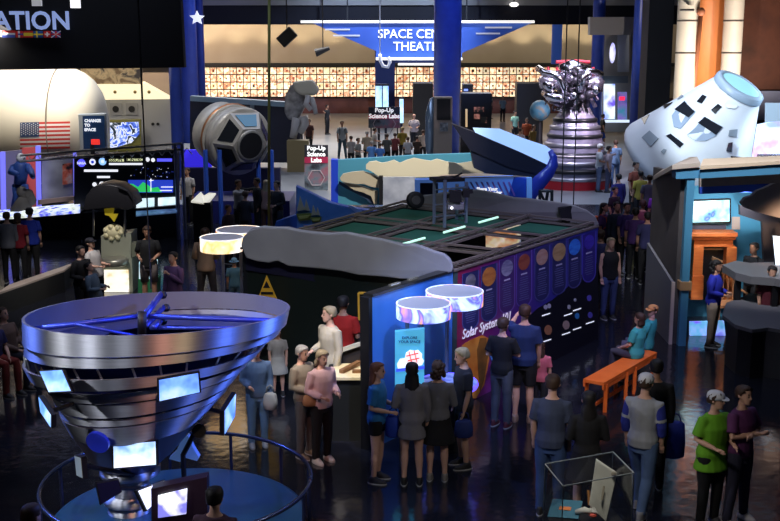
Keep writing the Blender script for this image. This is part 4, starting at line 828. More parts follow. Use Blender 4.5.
for t0, t1, f0, f1 in ((.33, .6, .03, .33), (.65, .95, .03, .33), (.33, .6, .37, .66), (.65, .95, .37, .66), (.04, .28, .03, .33), (.78, .95, .7, .97)): bay(t0, t1, f0, f1, grn if (t0, f0) != (.04, .03) else mat((.02, .03, .035), .7), 'fabric_canopy')
tb = light((.55, .95, .7), .9)
for t0, f0, t1, f1 in ((.1, .64, .3, .64), (.42, .64, .56, .64), (.66, .64, .8, .64)):
    pt = lambda t, f: P_(t)+(Q_(t)-P_(t))*f+Vector((0, 0, HT+.17)); o = MB(); o.tube([pt(t0, f0), pt(t1, f1)], .02, 6); o.build('light_tube', tb, enc, world=True)
panel([D(486, 228, 21), D(521, 225, 21), D(521, 246, 21), D(486, 248, 21)], (0, .06, 0), noisemat(((.15, .05, .02), (.6, .25, .1), (.9, .75, .5), (.1, .2, .4)), 2.2, .4, emit=.6, lo=.35, hi=.68), 'inner_display', enc)
# blue fin and mural
fin = thing('blue_partition', 'long glossy blue partition behind the two ring lamps', 'partition', A0)
MB().prism([A0, A1, A1+Vector((0, 0, HT)), A0+Vector((0, 0, HT))], -wn_*.1).build('blue_face', noisemat(((.03, .13, .5), (.1, .34, .85)), .8, .3, stretch=(1, 1, .5)), fin, world=True)  # paler blues paint the cloudy glow of light on the panel
MB().prism([A0-wd*.08-wn_*.14, A0-wd*.08+wn_*.01, A0+wn_*.01, A0-wn_*.14], (0, 0, HT)).build('black_edge', BLACK, fin, world=True)
MB().prism([A0-wn_*.1, A1-wn_*.1, A1-wn_*.1+Vector((0, 0, HT)), A0-wn_*.1+Vector((0, 0, HT))], -wn_*.05).build('black_back', BLACK, fin, world=True)
MB().beam(A0-wn_*.06+Vector((0, 0, HT+.02)), A1-wn_*.06+Vector((0, 0, HT+.02)), .16, .04).build('black_cap', mat((.02, .02, .02), .3), fin, world=True)
for i in range(2):
    p = A0-wn_*.06+wd*(.5+i*.45)+Vector((0, 0, HT+.06)); MB().beam(p, p+wd*.22, .05, .03).build('chrome_clip', mat((.6, .6, .55), .2, .9, emit=.1), fin, world=True)
MB().prism([A1-wn_*.02, A1+wd*.12-wn_*.02, A1+wd*.12-wn_*.02+Vector((0, 0, HT)), A1-wn_*.02+Vector((0, 0, HT))], wn_*.03).build('green_strip', mat((.05, .09, .08), .5), fin, world=True)
mur = thing('planet_mural', 'purple and blue Solar System 101 mural wall with planet banners', 'mural', A1, wang)
M1 = A1+wd*.12; Lm = (B0-M1).length
gm = rampmat(((0, (.3, .015, .05)), (.16, (.2, .015, .12)), (.36, (.09, .02, .2)), (.6, (.035, .03, .26)), (1, (.035, .04, .3))), 0, 0, Lm)
MB().prism([M1, B0, B0+Vector((0, 0, HT)), M1+Vector((0, 0, HT))], -wn_*.1).build('mural_print', gm, mur, world=True)
o = MB()
def on(name, pts, m, off=.006, th=.004): return MB().prism([WP(x, y, off) for x, y in pts], wn_*th).build(name, m, mur, world=True)
on('dark_space', ((520, 324), (538, 308), (552, 300), (570, 285), (585, 272), (598, 262), (598, 342), (570, 357), (520, 385)), mat((.006, .006, .012), .5))
def banner_m(px, yt, wpx, yb, col, pcol, ppr, nm=True):
    pts = []; n = 8; sl = -.3
    for i in range(n+1):
        a = math.pi*i/n; x = px+wpx/2*math.cos(a); pts.append((x, yb-8+8*math.sin(a)+(x-px)*sl))
    pts += [(px-wpx/2, yt+wpx/2*.3), (px+wpx/2, yt-wpx/2*.3)]
    on('banner_outline', [(px+(x-px)*1.12, y+(1.2 if y > yt+10 else 0)) for x, y in pts], mat(tuple(min(1, c*2.4+.04) for c in col), .5), .008); on('info_banner', pts, mat(col, .5), .014)
    yc = yt+ppr+2; o = MB(); n = 18
    o.prism([WP(px+ppr*.72*math.cos(6.283*i/n), yc+ppr*math.sin(6.283*i/n)-.3*ppr*.72*math.cos(6.283*i/n), .02) for i in range(n)], wn_*.005); o.build('planet_picture', noisemat(pcol, 6, .5, lo=.35, hi=.65, stretch=(.4, .4, 2)), mur, world=True)
    o = MB(); y = yc+ppr+3
    o.prism([WP(px-3, y+.9, .02), WP(px+3, y-.9, .02), WP(px+3, y+.5, .02), WP(px-3, y+2.3, .02)], wn_*.004); o.build('title_mark', mat((.5, .5, .6), .5), mur, world=True)
    o = MB(); y += 4
    while y < yb-6: 
        f = random.uniform(.25, .36); o.prism([WP(px-wpx*f, y+wpx*f*.3, .02), WP(px+wpx*f, y-wpx*f*.3, .02), WP(px+wpx*f, y-wpx*f*.3+.6, .02), WP(px-wpx*f, y+wpx*f*.3+.6, .02)], wn_*.003); y += 2.2
    o.build('small_print', mat((.13, .14, .3), .5), mur, world=True)
nv = (.022, .025, .11)
banner_m(470.5, 268+4, 15, 329, nv, ((.12, .12, .14), (.25, .25, .28)), 7); banner_m(489, 265, 14.5, 320, nv, ((.4, .12, .03), (.6, .25, .05)), 9.5)
banner_m(507, 258, 14, 312, (.06, .025, .14), ((.1, .1, .2), (.35, .35, .45)), 8); banner_m(524, 252, 14, 306, (.05, .025, .16), ((.25, .05, .03), (.35, .1, .05)), 8)
banner_m(542, 247, 13.5, 300, nv, ((.4, .2, .12), (.5, .35, .25)), 8); banner_m(559, 241, 13, 293.5, nv, ((.35, .22, .08), (.5, .35, .15)), 9)
banner_m(574.5, 237, 12, 287, nv, ((.02, .1, .6), (.05, .3, .8)), 8); banner_m(589, 233, 12, 281, (.03, .02, .2), ((.05, .03, .35), (.08, .05, .5)), 7)
text('lettering', 'Solar System 101', .215, WP(462, 339.5, .02)+Vector((0, 0, 0)), (R(90), 0, wang), light((.75, .7, .78), .35), mur, align='LEFT', shear=.2, bold=.002)
on('sun_picture', ((462, 345), (470, 340), (482, 335), (488, 338), (489, 360), (484, 385), (476, 398), (462, 400), (455, 380), (458, 360)), noisemat(((.55, .13, .01), (.75, .3, .04)), 3, .5))
on('sun_streak', ((480, 338), (486, 338), (488, 355), (484, 380), (480, 392), (478, 370), (477, 350)), noisemat(((.1, .05, .01), (.3, .12, .02)), 3, .5), .012)
on('blue_planet', ((490, 345), (495, 338), (500, 340), (502, 352), (498, 362), (492, 362), (489, 354)), noisemat(((.02, .06, .4), (.1, .3, .7)), 4, .5), .012)
mk = light((.7, .75, .85), .8)
for px, py, r, c in ((545.5, 307, 2.4, (.5, .5, .55)), (549, 306, 2.4, (.5, .5, .55)), (569, 307, 2.2, (.6, .6, .6)), (575, 300, 1.6, (.7, .7, .7)), (548, 330, 5, (.4, .18, .08)), (566, 325, 4.5, (.45, .33, .25)), (577, 316, 3, (.05, .3, .6)), (589, 298, 3, (.12, .1, .5)), (590, 315, 3, (.12, .1, .5))):
    o = MB(); n = 14; o.prism([WP(px+r*.75*math.cos(6.283*i/n), py+r*math.sin(6.283*i/n), .012) for i in range(n)], wn_*.006); o.build('moon_picture', mat(c, .5), mur, world=True)
for px, py in ((546, 314), (568, 314), (577, 309), (566, 333), (577, 328), (590, 322), (547, 340)):
    o = MB(); o.prism([WP(px-4, py+1.3, .012), WP(px+4, py-1.3, .012), WP(px+4, py-.2, .012), WP(px-4, py+2.4, .012)], wn_*.004); o.build('caption', mk, mur, world=True)
# counters at foot of wall
MB().prism([WP(540, 398, .02), WP(598, 345, .02), WP(598, 378, .02), WP(540, 440, .02)], wn_*.02).b.free()
# grey clouds on the enclosure
gc = noisemat(((.26, .26, .27), (.34, .34, .35)), 1.4, .8)
cl = thing('cloud_cutout', 'long pale grey cloud cutout on top of the dark front wall', 'cutout', Vector((-.8, 16.9, 1.9)))
Yl = lambda px: 17.75+(px-242)/(453-242)*(16.05-17.75)
top = ((241, 246), (243, 237), (250, 230), (262, 227), (275, 228), (287, 228), (300, 231), (316, 233), (330, 234), (345, 233), (356, 235), (370, 238), (382, 240), (394, 243), (402, 245), (414, 245), (424, 248), (434, 252), (444, 255), (450, 260), (453, 268))
bot = ((452, 272), (440, 275), (425, 277), (412, 279), (400, 279), (385, 277), (372, 276), (358, 275), (340, 271), (322, 269), (300, 267), (288, 266), (278, 261), (268, 263), (255, 261), (246, 258))
MB().prism([D(x, y, Yl(x)) for x, y in top+bot], (.02, .16, 0)).build('cloud_shape', gc, cl, world=True, bevel=.02)
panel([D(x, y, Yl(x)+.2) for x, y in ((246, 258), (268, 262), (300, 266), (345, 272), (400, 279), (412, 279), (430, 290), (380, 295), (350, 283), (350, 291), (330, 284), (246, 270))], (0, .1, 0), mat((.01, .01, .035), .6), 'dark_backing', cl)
bc2 = thing('cloud_cutout', 'darker grey cloud cutout along the far edge of the centre enclosure', 'cutout', Vector((2.2, 21.5, 2.2)))
def YB(px): return 22.9+(px-405)/(600-405)*(20.1-22.9)
top = ((406, 208), (412, 200), (420, 196), (432, 195), (443, 193), (455, 192), (466, 191), (478, 190), (490, 192), (503, 195), (515, 198), (530, 199), (545, 201), (560, 203), (575, 206), (588, 211), (596, 217), (599, 225))
bot = ((596, 228), (585, 231), (572, 229), (555, 226), (540, 224), (520, 221), (500, 219), (480, 217), (465, 214), (440, 213), (420, 213))
MB().prism([D(x, y, YB(x)) for x, y in top+bot], (0, .15, 0)).build('cloud_shape', noisemat(((.2, .2, .19), (.27, .27, .25)), 1.2, .8), bc2, world=True, bevel=.02)
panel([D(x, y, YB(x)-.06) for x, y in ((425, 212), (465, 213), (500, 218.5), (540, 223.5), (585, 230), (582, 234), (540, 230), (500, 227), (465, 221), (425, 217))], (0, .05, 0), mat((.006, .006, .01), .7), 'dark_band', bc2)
# scaffold with projector on the roof
sf = thing('scaffold_tower', 'silver scaffold stand carrying black cameras above the enclosure roof', 'scaffold', Vector((1.1, 20.3, HT)))
al = mat((.35, .42, .55), .35, .8); Ys = 20.2
for x, y0, y1, Yx in ((434.5, 180, 235, 20), (445, 180, 233, 19.6), (457, 184, 228, 20.5), (466.5, 182, 227, 20.1)):
    o = MB(); a = D(x, y0, Yx); o.tube([Vector((a.x, Yx, HT+.1)), a], .032, 8); o.build('leg', al, sf, world=True)
o = MB(); 
for ya in (190, 205, 217): o.tube([D(434.5, ya, 20), D(445, ya-1, 19.6), D(466.5, ya-3, 20.1), D(457, ya-1, 20.5)], .014, 6)
for k in range(3): o.tube([D(457, 214+k*5, 20.5), D(466.5, 218+k*4, 20.1)], .012, 5)
o.build('brace', al, sf, world=True)
o = MB(); o.box(D(447, 179, 20), (.55, .4, .06), rz=.3); o.beam(D(444, 183, 20), D(462, 173, 19.9), .05, .03); o.build('top_camera', BLACK, sf, world=True)
o = MB(); o.beam(D(443, 197, 19.7), D(473, 191, 19.7), .07); o.box(D(455, 196, 19.7), (.22, .25, .2)); o.box(D(466, 193, 19.7), (.12, .2, .14)); o.build('black_bar', BLACK, sf, world=True)
MB().box(D(455.5, 205, 19.8), (.3, .3, .13)).build('projector', mat((.25, .25, .28), .4, .4), sf, world=True, bevel=.01)
o = MB(); o.ball(D(451.8, 208, 19.6), .025, 8); o.build('lens_light', light((.9, .95, 1), 3.), sf, world=True)
fn = thing('round_speaker', 'black round drum shaped speaker at the back corner of the enclosure roof', 'speaker', D(415, 210, 21.5))
o = MB(); o.smooth = True; c = D(415, 200, 21.5); d = Vector((.25, -1, .1)).normalized(); o.tube([c-d*.1, c-d*.05, c+d*.08, c+d*.09], [.13, .17, .17, .13], 24); o.build('drum', BLACK, fn, world=True)
o = MB(); o.tube([c+d*.095, c+d*.1], [.09, .08], 20); o.build('cone', mat((.06, .06, .06), .5), fn, world=True)
o = MB(); o.tube([c+Vector((-.15, 0, -.1)), Vector((c.x-.16, c.y, HT+.15))], .02, 6); o.build('bracket', BLACK, fn, world=True)
s2 = thing('box_speaker', 'black box speaker tilted at the right end of the enclosure roof', 'speaker', D(568, 230, 20.8))
o = MB(); o.box(D(566, 213, 20.6), (.24, .2, .26), M=Matrix.Rotation(R(-14), 3, 'Y')); o.box(D(571, 220, 20.6), (.12, .15, .14), M=Matrix.Rotation(R(-14), 3, 'Y')); o.build('speaker_box', BLACK, s2, world=True)
o = MB(); a = D(571, 222, 20.6); o.tube([a, Vector((a.x+.05, a.y, HT+.1))], .02, 6); o.build('bracket', BLACK, s2, world=True)

# ---- counter left of the blue panel
ct = thing('lit_counter', 'dark counter with a bright cream lit top beside the blue panel', 'counter', (-.75, 15.1, 0))
ca, cb, cc_, cd = Vector((-.95, 14.95, 0)), Vector((-.36, 14.95, 0)), Vector((-.3, 15.6, 0)), Vector((-.75, 15.6, 0)); zt = .92
MB().prism([ca, cb, cc_, cd], (0, 0, zt)).build('counter_body', mat((.018, .02, .02), .45), ct, world=True)
MB().prism([p+Vector((0, 0, zt)) for p in (ca+Vector((-.06, -.04, 0)), cb+Vector((.05, -.04, 0)), cc_, cd)], (0, 0, .04)).build('cream_top', mat((.85, .72, .45), .45), ct, world=True)
o = MB(); o.beam(Vector((-.7, 15.1, zt+.07)), Vector((-.45, 15.5, zt+.09)), .07, .05); o.box((-.48, 15.15, zt+.06), (.12, .08, .04)); o.build('wooden_tool', mat((.25, .12, .05), .5), ct, world=True)
ct2 = thing('slanted_desk', 'brown slanted desk with a cream edge behind the lit counter', 'desk', (-.55, 16.4, 0))
MB().prism([Vector((-.85, 16.05, 0)), Vector((-.35, 16.05, 0)), Vector((-.35, 16.05, 1.15)), Vector((-.85, 16.05, .98))], (0, .4, 0)).build('desk_body', mat((.06, .045, .035), .5), ct2, world=True)
MB().beam(Vector((-.87, 16.0, 1.0)), Vector((-.33, 16.0, 1.19)), .05, .06).build('cream_edge', mat((.75, .68, .5), .5), ct2, world=True)
# yellow framed doorway bit
yf = thing('yellow_frame', 'thin yellow frame on the wall behind the man in red', 'frame', (-.15, 16.75, 1.0))
Yy = 16.62; o = MB(); 
for a, b_ in (((358.5, 293), (377, 293)), ((358.5, 293), (359, 320))): o.beam(D(*a, Yy), D(*b_, Yy), .035, .03)
o.build('frame_bars', mat((.55, .3, .03), .5, emit=.15), yf, world=True)
wf = thing('caution_sign', 'yellow triangular caution sign against the dark enclosure wall', 'sign', D(268, 300, 17.55))
Yw_ = 17.5; a = D(267, 275, Yw_); 
MB().prism([D(x, y, Yw_) for x, y in ((266.5, 275.5), (279, 304), (276, 344), (257, 344), (256.5, 302))], (0, .04, 0)).build('sign_board', mat((.5, .28, .02), .5, emit=.12), wf, world=True)
o = MB(); o.prism([D(x, y, Yw_-.02) for x, y in ((266.5, 281), (270, 288), (263, 288))], (0, .01, 0)); o.prism([D(x, y, Yw_-.02) for x, y in ((261, 292), (273, 292), (273, 294.5), (261, 294.5))], (0, .01, 0)); o.build('black_marks', BLACK, wf, world=True)

# ---- ring lamps and poster totem
ringp = screenmat(((.12, .3, .95), (.7, .9, 1), (.12, .12, .8), (.95, .4, .12), (.3, .65, .95)), 1.9, 1.2, lo=.33, hi=.68, dist=1.2)
def drum(c, r, h, m, label, base, pole=True):
    t = thing('ring_lamp', label, 'lamp', (c.x, c.y, 0)); o = MB(); o.smooth = True
    o.lathe([(r, c.z-h), (r, c.z), (r-.02, c.z), (r-.02, c.z-h)], 40, (c.x, c.y, 0), cap=False); o.build('glowing_band', m, t, world=True)
    o = MB(); o.smooth = False; o.lathe([(r-.02, c.z-.015), (r-.02, c.z)], 40, (c.x, c.y, 0)); o.build('top_disc', mat((.6, .58, .6), .6), t, world=True)
    o = MB(); o.smooth = True; o.lathe([(r+.003, c.z-.004), (r+.003, c.z+.006), (r-.012, c.z+.008)], 40, (c.x, c.y, 0), cap=False); o.build('top_rim', light((.85, .88, 1), .8), t, world=True)
    for dx in base: o = MB(); o.tube([(c.x+dx, c.y+.02, 0), (c.x+dx, c.y+.02, c.z-.02)], .028, 8); o.build('pole', mat((.16, .18, .26), .35, .5), t, world=True)
    return t
c1 = D(423.5, 303, 14.5); k1 = drum(c1, 28*14.9/F*.98, .2, ringp, 'nearer of the two glowing planet-print ring lamps, above the cloud poster', (-.22, -.02))
c2 = D(454.5, 291, 15.15); k2 = drum(c2, 30*15.6/F*.96, .2, ringp, 'farther of the two glowing ring lamps before the purple mural', (-.1,))
wr = screenmat(((1, .9, .6), (1, .6, .2), (1, 1, .9), (.9, .35, .1)), 1.6, 1.2, lo=.35, hi=.65)
drum(D(222, 237, 20.2), 22*20.5/F, .25, wr, 'warm orange glowing ring lamp in front of the grey cloud tip', (0,)); drum(D(240, 229.5, 21.3), 24*21.6/F, .22, wr, 'second warm ring lamp half hidden behind the grey cloud tip', (0,))
tt = thing('poster_totem', 'bright cyan poster stand with white cloud and red hash symbol', 'poster stand', (c1.x-.14, 14.3, 0))
Yt = 14.28
panel([D(395, 332, Yt), D(424.5, 329, Yt), D(425, 470, Yt), D(396, 472, Yt)][:2]+[Vector((D(424.5, 329, Yt).x, Yt, .84)), Vector((D(395, 332, Yt).x, Yt, .84))], (0, .1, 0), mat((.08, .42, .62), .4, emit=.55, ecol=(.1, .55, .85)), 'poster_body', tt)
MB().box((D(410, 400, Yt).x, Yt+.1, .42), (.3, .12, .84)).build('stand', DARK, tt, world=True)
T_ = lambda x, y, d: D(x, y, Yt-d)
panel([T_(x, y, .01) for x, y in ((397, 364), (400, 359), (405, 358), (406, 353), (410, 350), (414, 351), (418, 350), (422, 354), (422, 358), (424, 361), (422, 365), (410, 368), (398, 369))], (0, .008, 0), light((.9, .95, 1), .9), 'white_cloud', tt)
panel([T_(396, 369, .02), T_(424.5, 366, .02), T_(424.5, 369, .02), T_(396, 372, .02)], (0, .01, 0), light((.05, .1, .9), .9), 'blue_stripe', tt)
o = MB(); c = T_(413, 357, .03)
for s_ in (-1, 1):
    for ang, of in ((.25, .035), (1.82, .035)):
        d = Vector((math.cos(ang), 0, math.sin(ang))); n = Vector((-math.sin(ang), 0, math.cos(ang))); o.beam(c+n*of*s_-d*.085, c+n*of*s_+d*.085, .02, .012)
o.build('red_hash_symbol', light((.85, .06, .06), .9), tt, world=True)
for s_, y in (('EXPLORE', 339), ('YOUR SPACE', 343)): text('lettering', s_, .05, T_(409.5, y, .02), FACE, mat((.01, .06, .25), .5), tt, bold=.001)
it = thing('interactive_table', 'low table with glowing violet edge under the ring lamps', 'table', (.95, 14.75, 0))
tc_ = Vector((.82, 14.75, 0)); o = MB(); o.smooth = False; o.lathe([(.26, 0), (.24, .9)], 24, tc_); o.build('table_base', DARK, it, world=True)
o = MB(); o.lathe([(.4, .9), (.4, .95)], 32, tc_); o.build('table_top', screenmat(((.06, .05, .5), (.3, .4, .8), (.03, .03, .3)), 4, .5), it, world=True)
o = MB(); o.lathe([(.405, .88), (.42, .92), (.405, .96)], 32, tc_, cap=False); o.build('glow_edge', light((.15, .1, 1), 1.5), it, world=True)

# ---- orange bench
bn = thing('orange_bench', 'long orange wooden bench standing on the glossy black floor', 'bench', G(620, 395))
ora = noisemat(((.7, .13, .015), (.8, .18, .03)), 4, .4)
q0, q1, q2, q3 = G(583, 382, .45), G(604, 386, .45), G(657, 355, .45), G(640, 351, .45)
panel([q0, q1, q2, q3], (0, 0, .05), ora, 'seat', bn)
dl = (q2-q1).normalized(); dw_ = (q0-q1).normalized(); ln = (q2-q1).length; wb = (q0-q1).length
for u_ in (.05, .42, .58, .95):
    for v_ in (0.05, .95):
        p = q1+dl*ln*u_+dw_*wb*v_; o = MB(); o.beam(Vector((p.x, p.y, 0)), Vector((p.x, p.y, .45)), .055); o.build('leg', ora, bn, world=True)
for v_ in (.05, .95): p = q1+dw_*wb*v_; o = MB(); o.beam(p+Vector((0, 0, -.04)), p+dl*ln+Vector((0, 0, -.04)), .03, .06); o.build('apron', ora, bn, world=True)
p = q1+dw_*wb*.5; o = MB(); o.beam(Vector((p.x, p.y, .1)), Vector((p.x, p.y, .1))+dl*ln, .04, .05); o.build('stretcher', ora, bn, world=True)

# ---- ring sculpture
rs_ = thing('ring_sculpture', 'huge tilted funnel of brushed steel rings in the left foreground', 'sculpture', (-2.5, 11.6, 0))
YR = 11.6
def brushed():
    m = bpy.data.materials.new('brushed_steel'); m.use_nodes = True; N = m.node_tree.nodes; L = m.node_tree.links; b = N['Principled BSDF']
    b.inputs['Metallic'].default_value = 1; b.inputs['Roughness'].default_value = .5; b.inputs['Anisotropic'].default_value = .96
    tg_ = N.new('ShaderNodeTangent'); tg_.direction_type = 'RADIAL'; tg_.axis = 'Z'; L.new(tg_.outputs[0], b.inputs['Tangent']); b.inputs['Anisotropic Rotation'].default_value = 0.25
    tc = N.new('ShaderNodeTexCoord'); mp = N.new('ShaderNodeMapping'); mp.inputs['Scale'].default_value = (1, 1, 40); nz = N.new('ShaderNodeTexNoise'); nz.inputs['Scale'].default_value = 3
    cr = N.new('ShaderNodeValToRGB'); cr.color_ramp.elements[0].color = (.36, .37, .4, 1); cr.color_ramp.elements[1].color = (.6, .61, .64, 1)
    L.new(tc.outputs['Object'], mp.inputs[0]); L.new(mp.outputs[0], nz.inputs[0]); L.new(nz.outputs[0], cr.inputs[0]); L.new(cr.outputs[0], b.inputs['Base Color']); return m
bs = brushed(); inm = mat((.22, .22, .27), .5, .5)
def circ(cx, cy, a_, tilt, roll, n=96, dr=0):
    c = D(cx, cy, YR); zc = c.y*cp-(c.z-H)*sp; r = a_*zc/F+dr; X = Vector((math.cos(R(roll)), 0, math.sin(R(roll)))); Yv = Vector((0, math.cos(R(tilt)), -math.sin(R(tilt))))
    return [c+X*r*math.cos(2*math.pi*i/n)+Yv*r*math.sin(2*math.pi*i/n) for i in range(n)]
def bandm(name, t0, t1, m=bs, m2=inm):
    o = MB(); o.smooth = True; a, b_, c, d = circ(*t0), circ(*t1), circ(*t1, dr=-.03), circ(*t0, dr=-.03); o.rings([b_, a], cap=False); o.mi = 1; o.rings([a, d], cap=False); o.rings([d, c], cap=False); o.rings([c, b_], cap=False)
    return o.build(name, [m, m2], rs_, world=True)
TI = 4.6
bandm('steel_ring', (159, 311, 130.5, TI, .8), (157.5, 330, 129, TI, 2.6)); bandm('steel_ring', (157, 331, 127, TI, 2.8), (154.5, 339.5, 125, 4, 3))
bandm('steel_ring', (147, 351, 119, 4, 3.4), (146, 362.5, 112, 4, 4.4)); bandm('steel_ring', (148, 366, 103, 3, 4.8), (149, 374, 98, 2, 5.3))
bandm('steel_ring', (149, 375.5, 96, 2, 5.5), (147, 387, 89, 0, 6)); bandm('steel_ring', (146, 390, 86, 0, 6), (145, 397, 83, 0, 6)); bandm('steel_ring', (144, 399, 82, 0, 6), (138, 421, 66, 0, 5))
bandm('steel_cone', (138, 421.5, 65, 0, 5), (132, 452, 42, 0, 3), mat((.22, .18, .2), .35, .8)); bandm('steel_cone', (132, 452, 41, 0, 3), (130, 466, 26, 0, 0), mat((.1, .11, .2), .4, .8))
for (a, b_, w_) in (((130, 466, 30), (130, 472, 30), 0), ((130, 472, 19), (130, 492, 19), 0), ((130, 492, 26), (130, 500, 26), 0), ((130, 500, 22), (130, 521, 22), 0), ((130, 521, 30), (130, 530, 30), 0)):
    o = MB(); o.smooth = True; A_ = circ(*a, 0, 0, 48); B_ = circ(*b_, 0, 0, 48); o.rings([B_, A_]); o.build('pedestal_drum', bs, rs_, world=True)
for k in range(14):
    a_ = circ(153, 341, 123, 4, 3)[int(50+k*3.3)]; b_ = circ(147, 351, 116, 4, 3.4)[int(51+k*3.3)]; o = MB(); o.tube([a_, b_], .012, 5); o.build('spacer_rod', STEEL, rs_, world=True)
bl_ = mat((.05, .08, .5), .35, .6)
def sp_(a, b_, r=.03, za=0): o = MB(); o.smooth = True; o.tube([D(*a), D(*b_)], r, 8); o.build('spoke', bl_, rs_, world=True)
sp_((34, 329, 11.4), (142, 316, 11.8)); sp_((142, 316, 11.8), (278, 321, 11.6)); sp_((150, 328, 11.6), (243, 328, 11.5), .022); sp_((75, 324, 11.3), (135, 336, 11.5), .02); sp_((143, 318, 11.6), (161, 294, 12.6), .035); sp_((146, 326, 11.6), (164, 307, 12.3), .03); sp_((154, 327, 11.5), (161, 321, 11.9), .03)
o = MB(); o.smooth = True; o.tube([D(142, 312, 11.6), D(142, 335, 11.6)], .05, 12); o.build('hub', BLACK, rs_, world=True)
for p in ((163, 295, 12.6), (166, 308, 12.3), (163, 321, 11.9)): o = MB(); o.ball(D(*p), .05, 8); o.build('spoke_joint', BLACK, rs_, world=True)
o = MB(); o.smooth = True; o.rings([circ(150, 338, 113, 4, 3), circ(146, 392, 78, 0, 5)], cap=False); o.build('dark_gap_drum', mat((.02, .03, .16), .35, .4), rs_, world=True)  # dark blue drum added so the slot between the rings reads dark
o = MB(); o.smooth = True; A_ = circ(150, 336, 118, 4, 3, dr=0); B_ = circ(150, 336, 118, 4, 3, dr=-.7); o.rings([A_, B_], cap=False); o.build('inner_ledge', mat((.01, .02, .12), .35), rs_, world=True)
# round blue badge on cone
# screens around sculpture
wht = screenmat(((.15, .35, .85), (.55, .8, 1), (.95, 1, 1)), 3.5, 1.1, lo=.35, hi=.62)
blu = screenmat(((.05, .15, .7), (.2, .45, 1), (.6, .8, 1)), 3.5, 1.0, lo=.3, hi=.7)
def scr(pts, Ys_, m, label, to=None, fr=1.09):
    c = sum((D(x, y, yy) for (x, y), yy in zip(pts, Ys_)), Vector())/4; t = thing('display_screen', label, 'screen', c); P4 = [D(x, y, yy) for (x, y), yy in zip(pts, Ys_)]
    n = (P4[1]-P4[0]).cross(P4[3]-P4[0]).normalized(); n = n if n.y < 0 else -n
    MB().prism([c+(p-c)*fr for p in P4], -n*.05).build('bezel', BLACK, t, world=True); MB().prism([p+n*.006 for p in P4], -n*.004).build('screen_image', m, t, world=True)
    o = MB(); o.tube([c-n*.05, Vector(to) if to else c-n*.25+Vector((0, .1, 0))], .025, 6); o.build('bracket', BLACK, t, world=True); return t
ctr = Vector((-2.5, 11.6, 1.3))
scr(((40, 371.5), (62, 370), (71, 391), (49, 392)), (10.25, 10.2, 10.1, 10.15), blu, 'tilted light blue screen on the left of the steel rings')
scr(((159, 380), (198, 373), (199.5, 392), (159.5, 401)), (10.25, 10.35, 10.35, 10.25), blu, 'large blue screen on the upper right front of the steel rings')
scr(((113.5, 445), (155.5, 441.5), (156, 464.5), (114, 468)), (10.9, 10.9, 10.85, 10.85), wht, 'bright white screen low at the front of the sculpture')
scr(((39, 397), (51, 415), (51, 427), (41, 412)), (10.6, 10.3, 10.3, 10.6), blu, 'narrow blue screen seen edge-on below the tilted left screen')
scr(((224.5, 411), (235.5, 394), (234.5, 416), (224.5, 434)), (11.2, 11.6, 11.6, 11.2), blu, 'slanted blue screen right of the sculpture beside the denim visitor')
scr(((75, 456), (81, 458), (83, 478), (77, 475)), (10.9, 10.6, 10.6, 10.9), mat((.3, .36, .34), .4, emit=.1), 'dull grey panel seen edge-on left of the pedestal', to=(-2.8, 11.3, 1.0))
scr(((97, 484), (118, 480), (121, 492), (101, 504)), (10.6, 10.7, 10.7, 10.6), mat((.01, .01, .03), .2), 'dark switched off screen left of the pedestal', to=(-2.6, 11.4, .8))
scr(((138, 491), (164, 481), (158, 500), (147, 510)), (10.5, 10.8, 10.8, 10.5), light((.85, .9, 1), 1.1), 'small tilted plain white screen behind the dark terminal', to=(-2.5, 11.4, .8))
tm = thing('dark_terminal', 'black terminal with a blurry white screen at the bottom left foreground', 'terminal', (-1.95, 10.2, 0))
panel([D(151, 489, 10.1), D(207, 477, 10.15), D(208, 540, 10.15), D(152, 548, 10.1)], (0, .14, 0), mat((.02, .012, .02), .35), 'casing', tm)
panel([D(158, 496, 10.07), D(187, 489, 10.1), D(186, 514, 10.1), D(158, 518, 10.07)], (0, .02, 0), screenmat(((.1, .05, .2), (.05, .3, .3), (.9, 1, 1), (.95, .98, 1), (.2, .2, .7)), 3, 1.1, lo=.3, hi=.6), 'screen_image', tm)
MB().tube([(D(180, 540, 10.25).x, 10.25, 0), (D(180, 540, 10.25).x, 10.25, 1.2)], .05, 8).build('post', DARK, tm, world=True)
bg = MB(); c_ = D(98, 442, 10.75); bg.smooth = False; n = Vector((-.25, -1, -.3)).normalized(); bg.tube([c_+n*.02, c_-n*.02], [.125, .125], 24); tag(bg.build('round_badge', mat((.015, .03, .45), .35, emit=.12, ecol=(.03, .06, .9))), 'round blue badge on the lower front of the steel cone', 'badge')
# spotlights and silhouettes near right of the pedestal
cp_ = thing('spotlight_fixture', 'blue-white floodlight fixture on a stand right of the cone', 'light', (-1.95, 12.1, 0))
o = MB(); o.prism([D(x, y, 11.9) for x, y in ((169, 459), (176, 452), (182, 438), (188, 436), (193, 448), (199, 458), (197, 461), (186, 458), (180, 462))], (0, .1, 0)); o.build('lit_plate', mat((.12, .25, .6), .4, emit=.25), cp_, world=True)
o = MB(); o.tube([D(196, 428, 11.9), D(199, 431, 11.6)], [.07, .08], 12); o.build('lamp_head', BLACK, cp_, world=True)
a = D(183, 455, 11.85); o = MB(); o.tube([Vector((a.x, 11.85, .5)), a, D(196, 430, 11.9)], .03, 6); o.build('stand', BLACK, cp_, world=True)
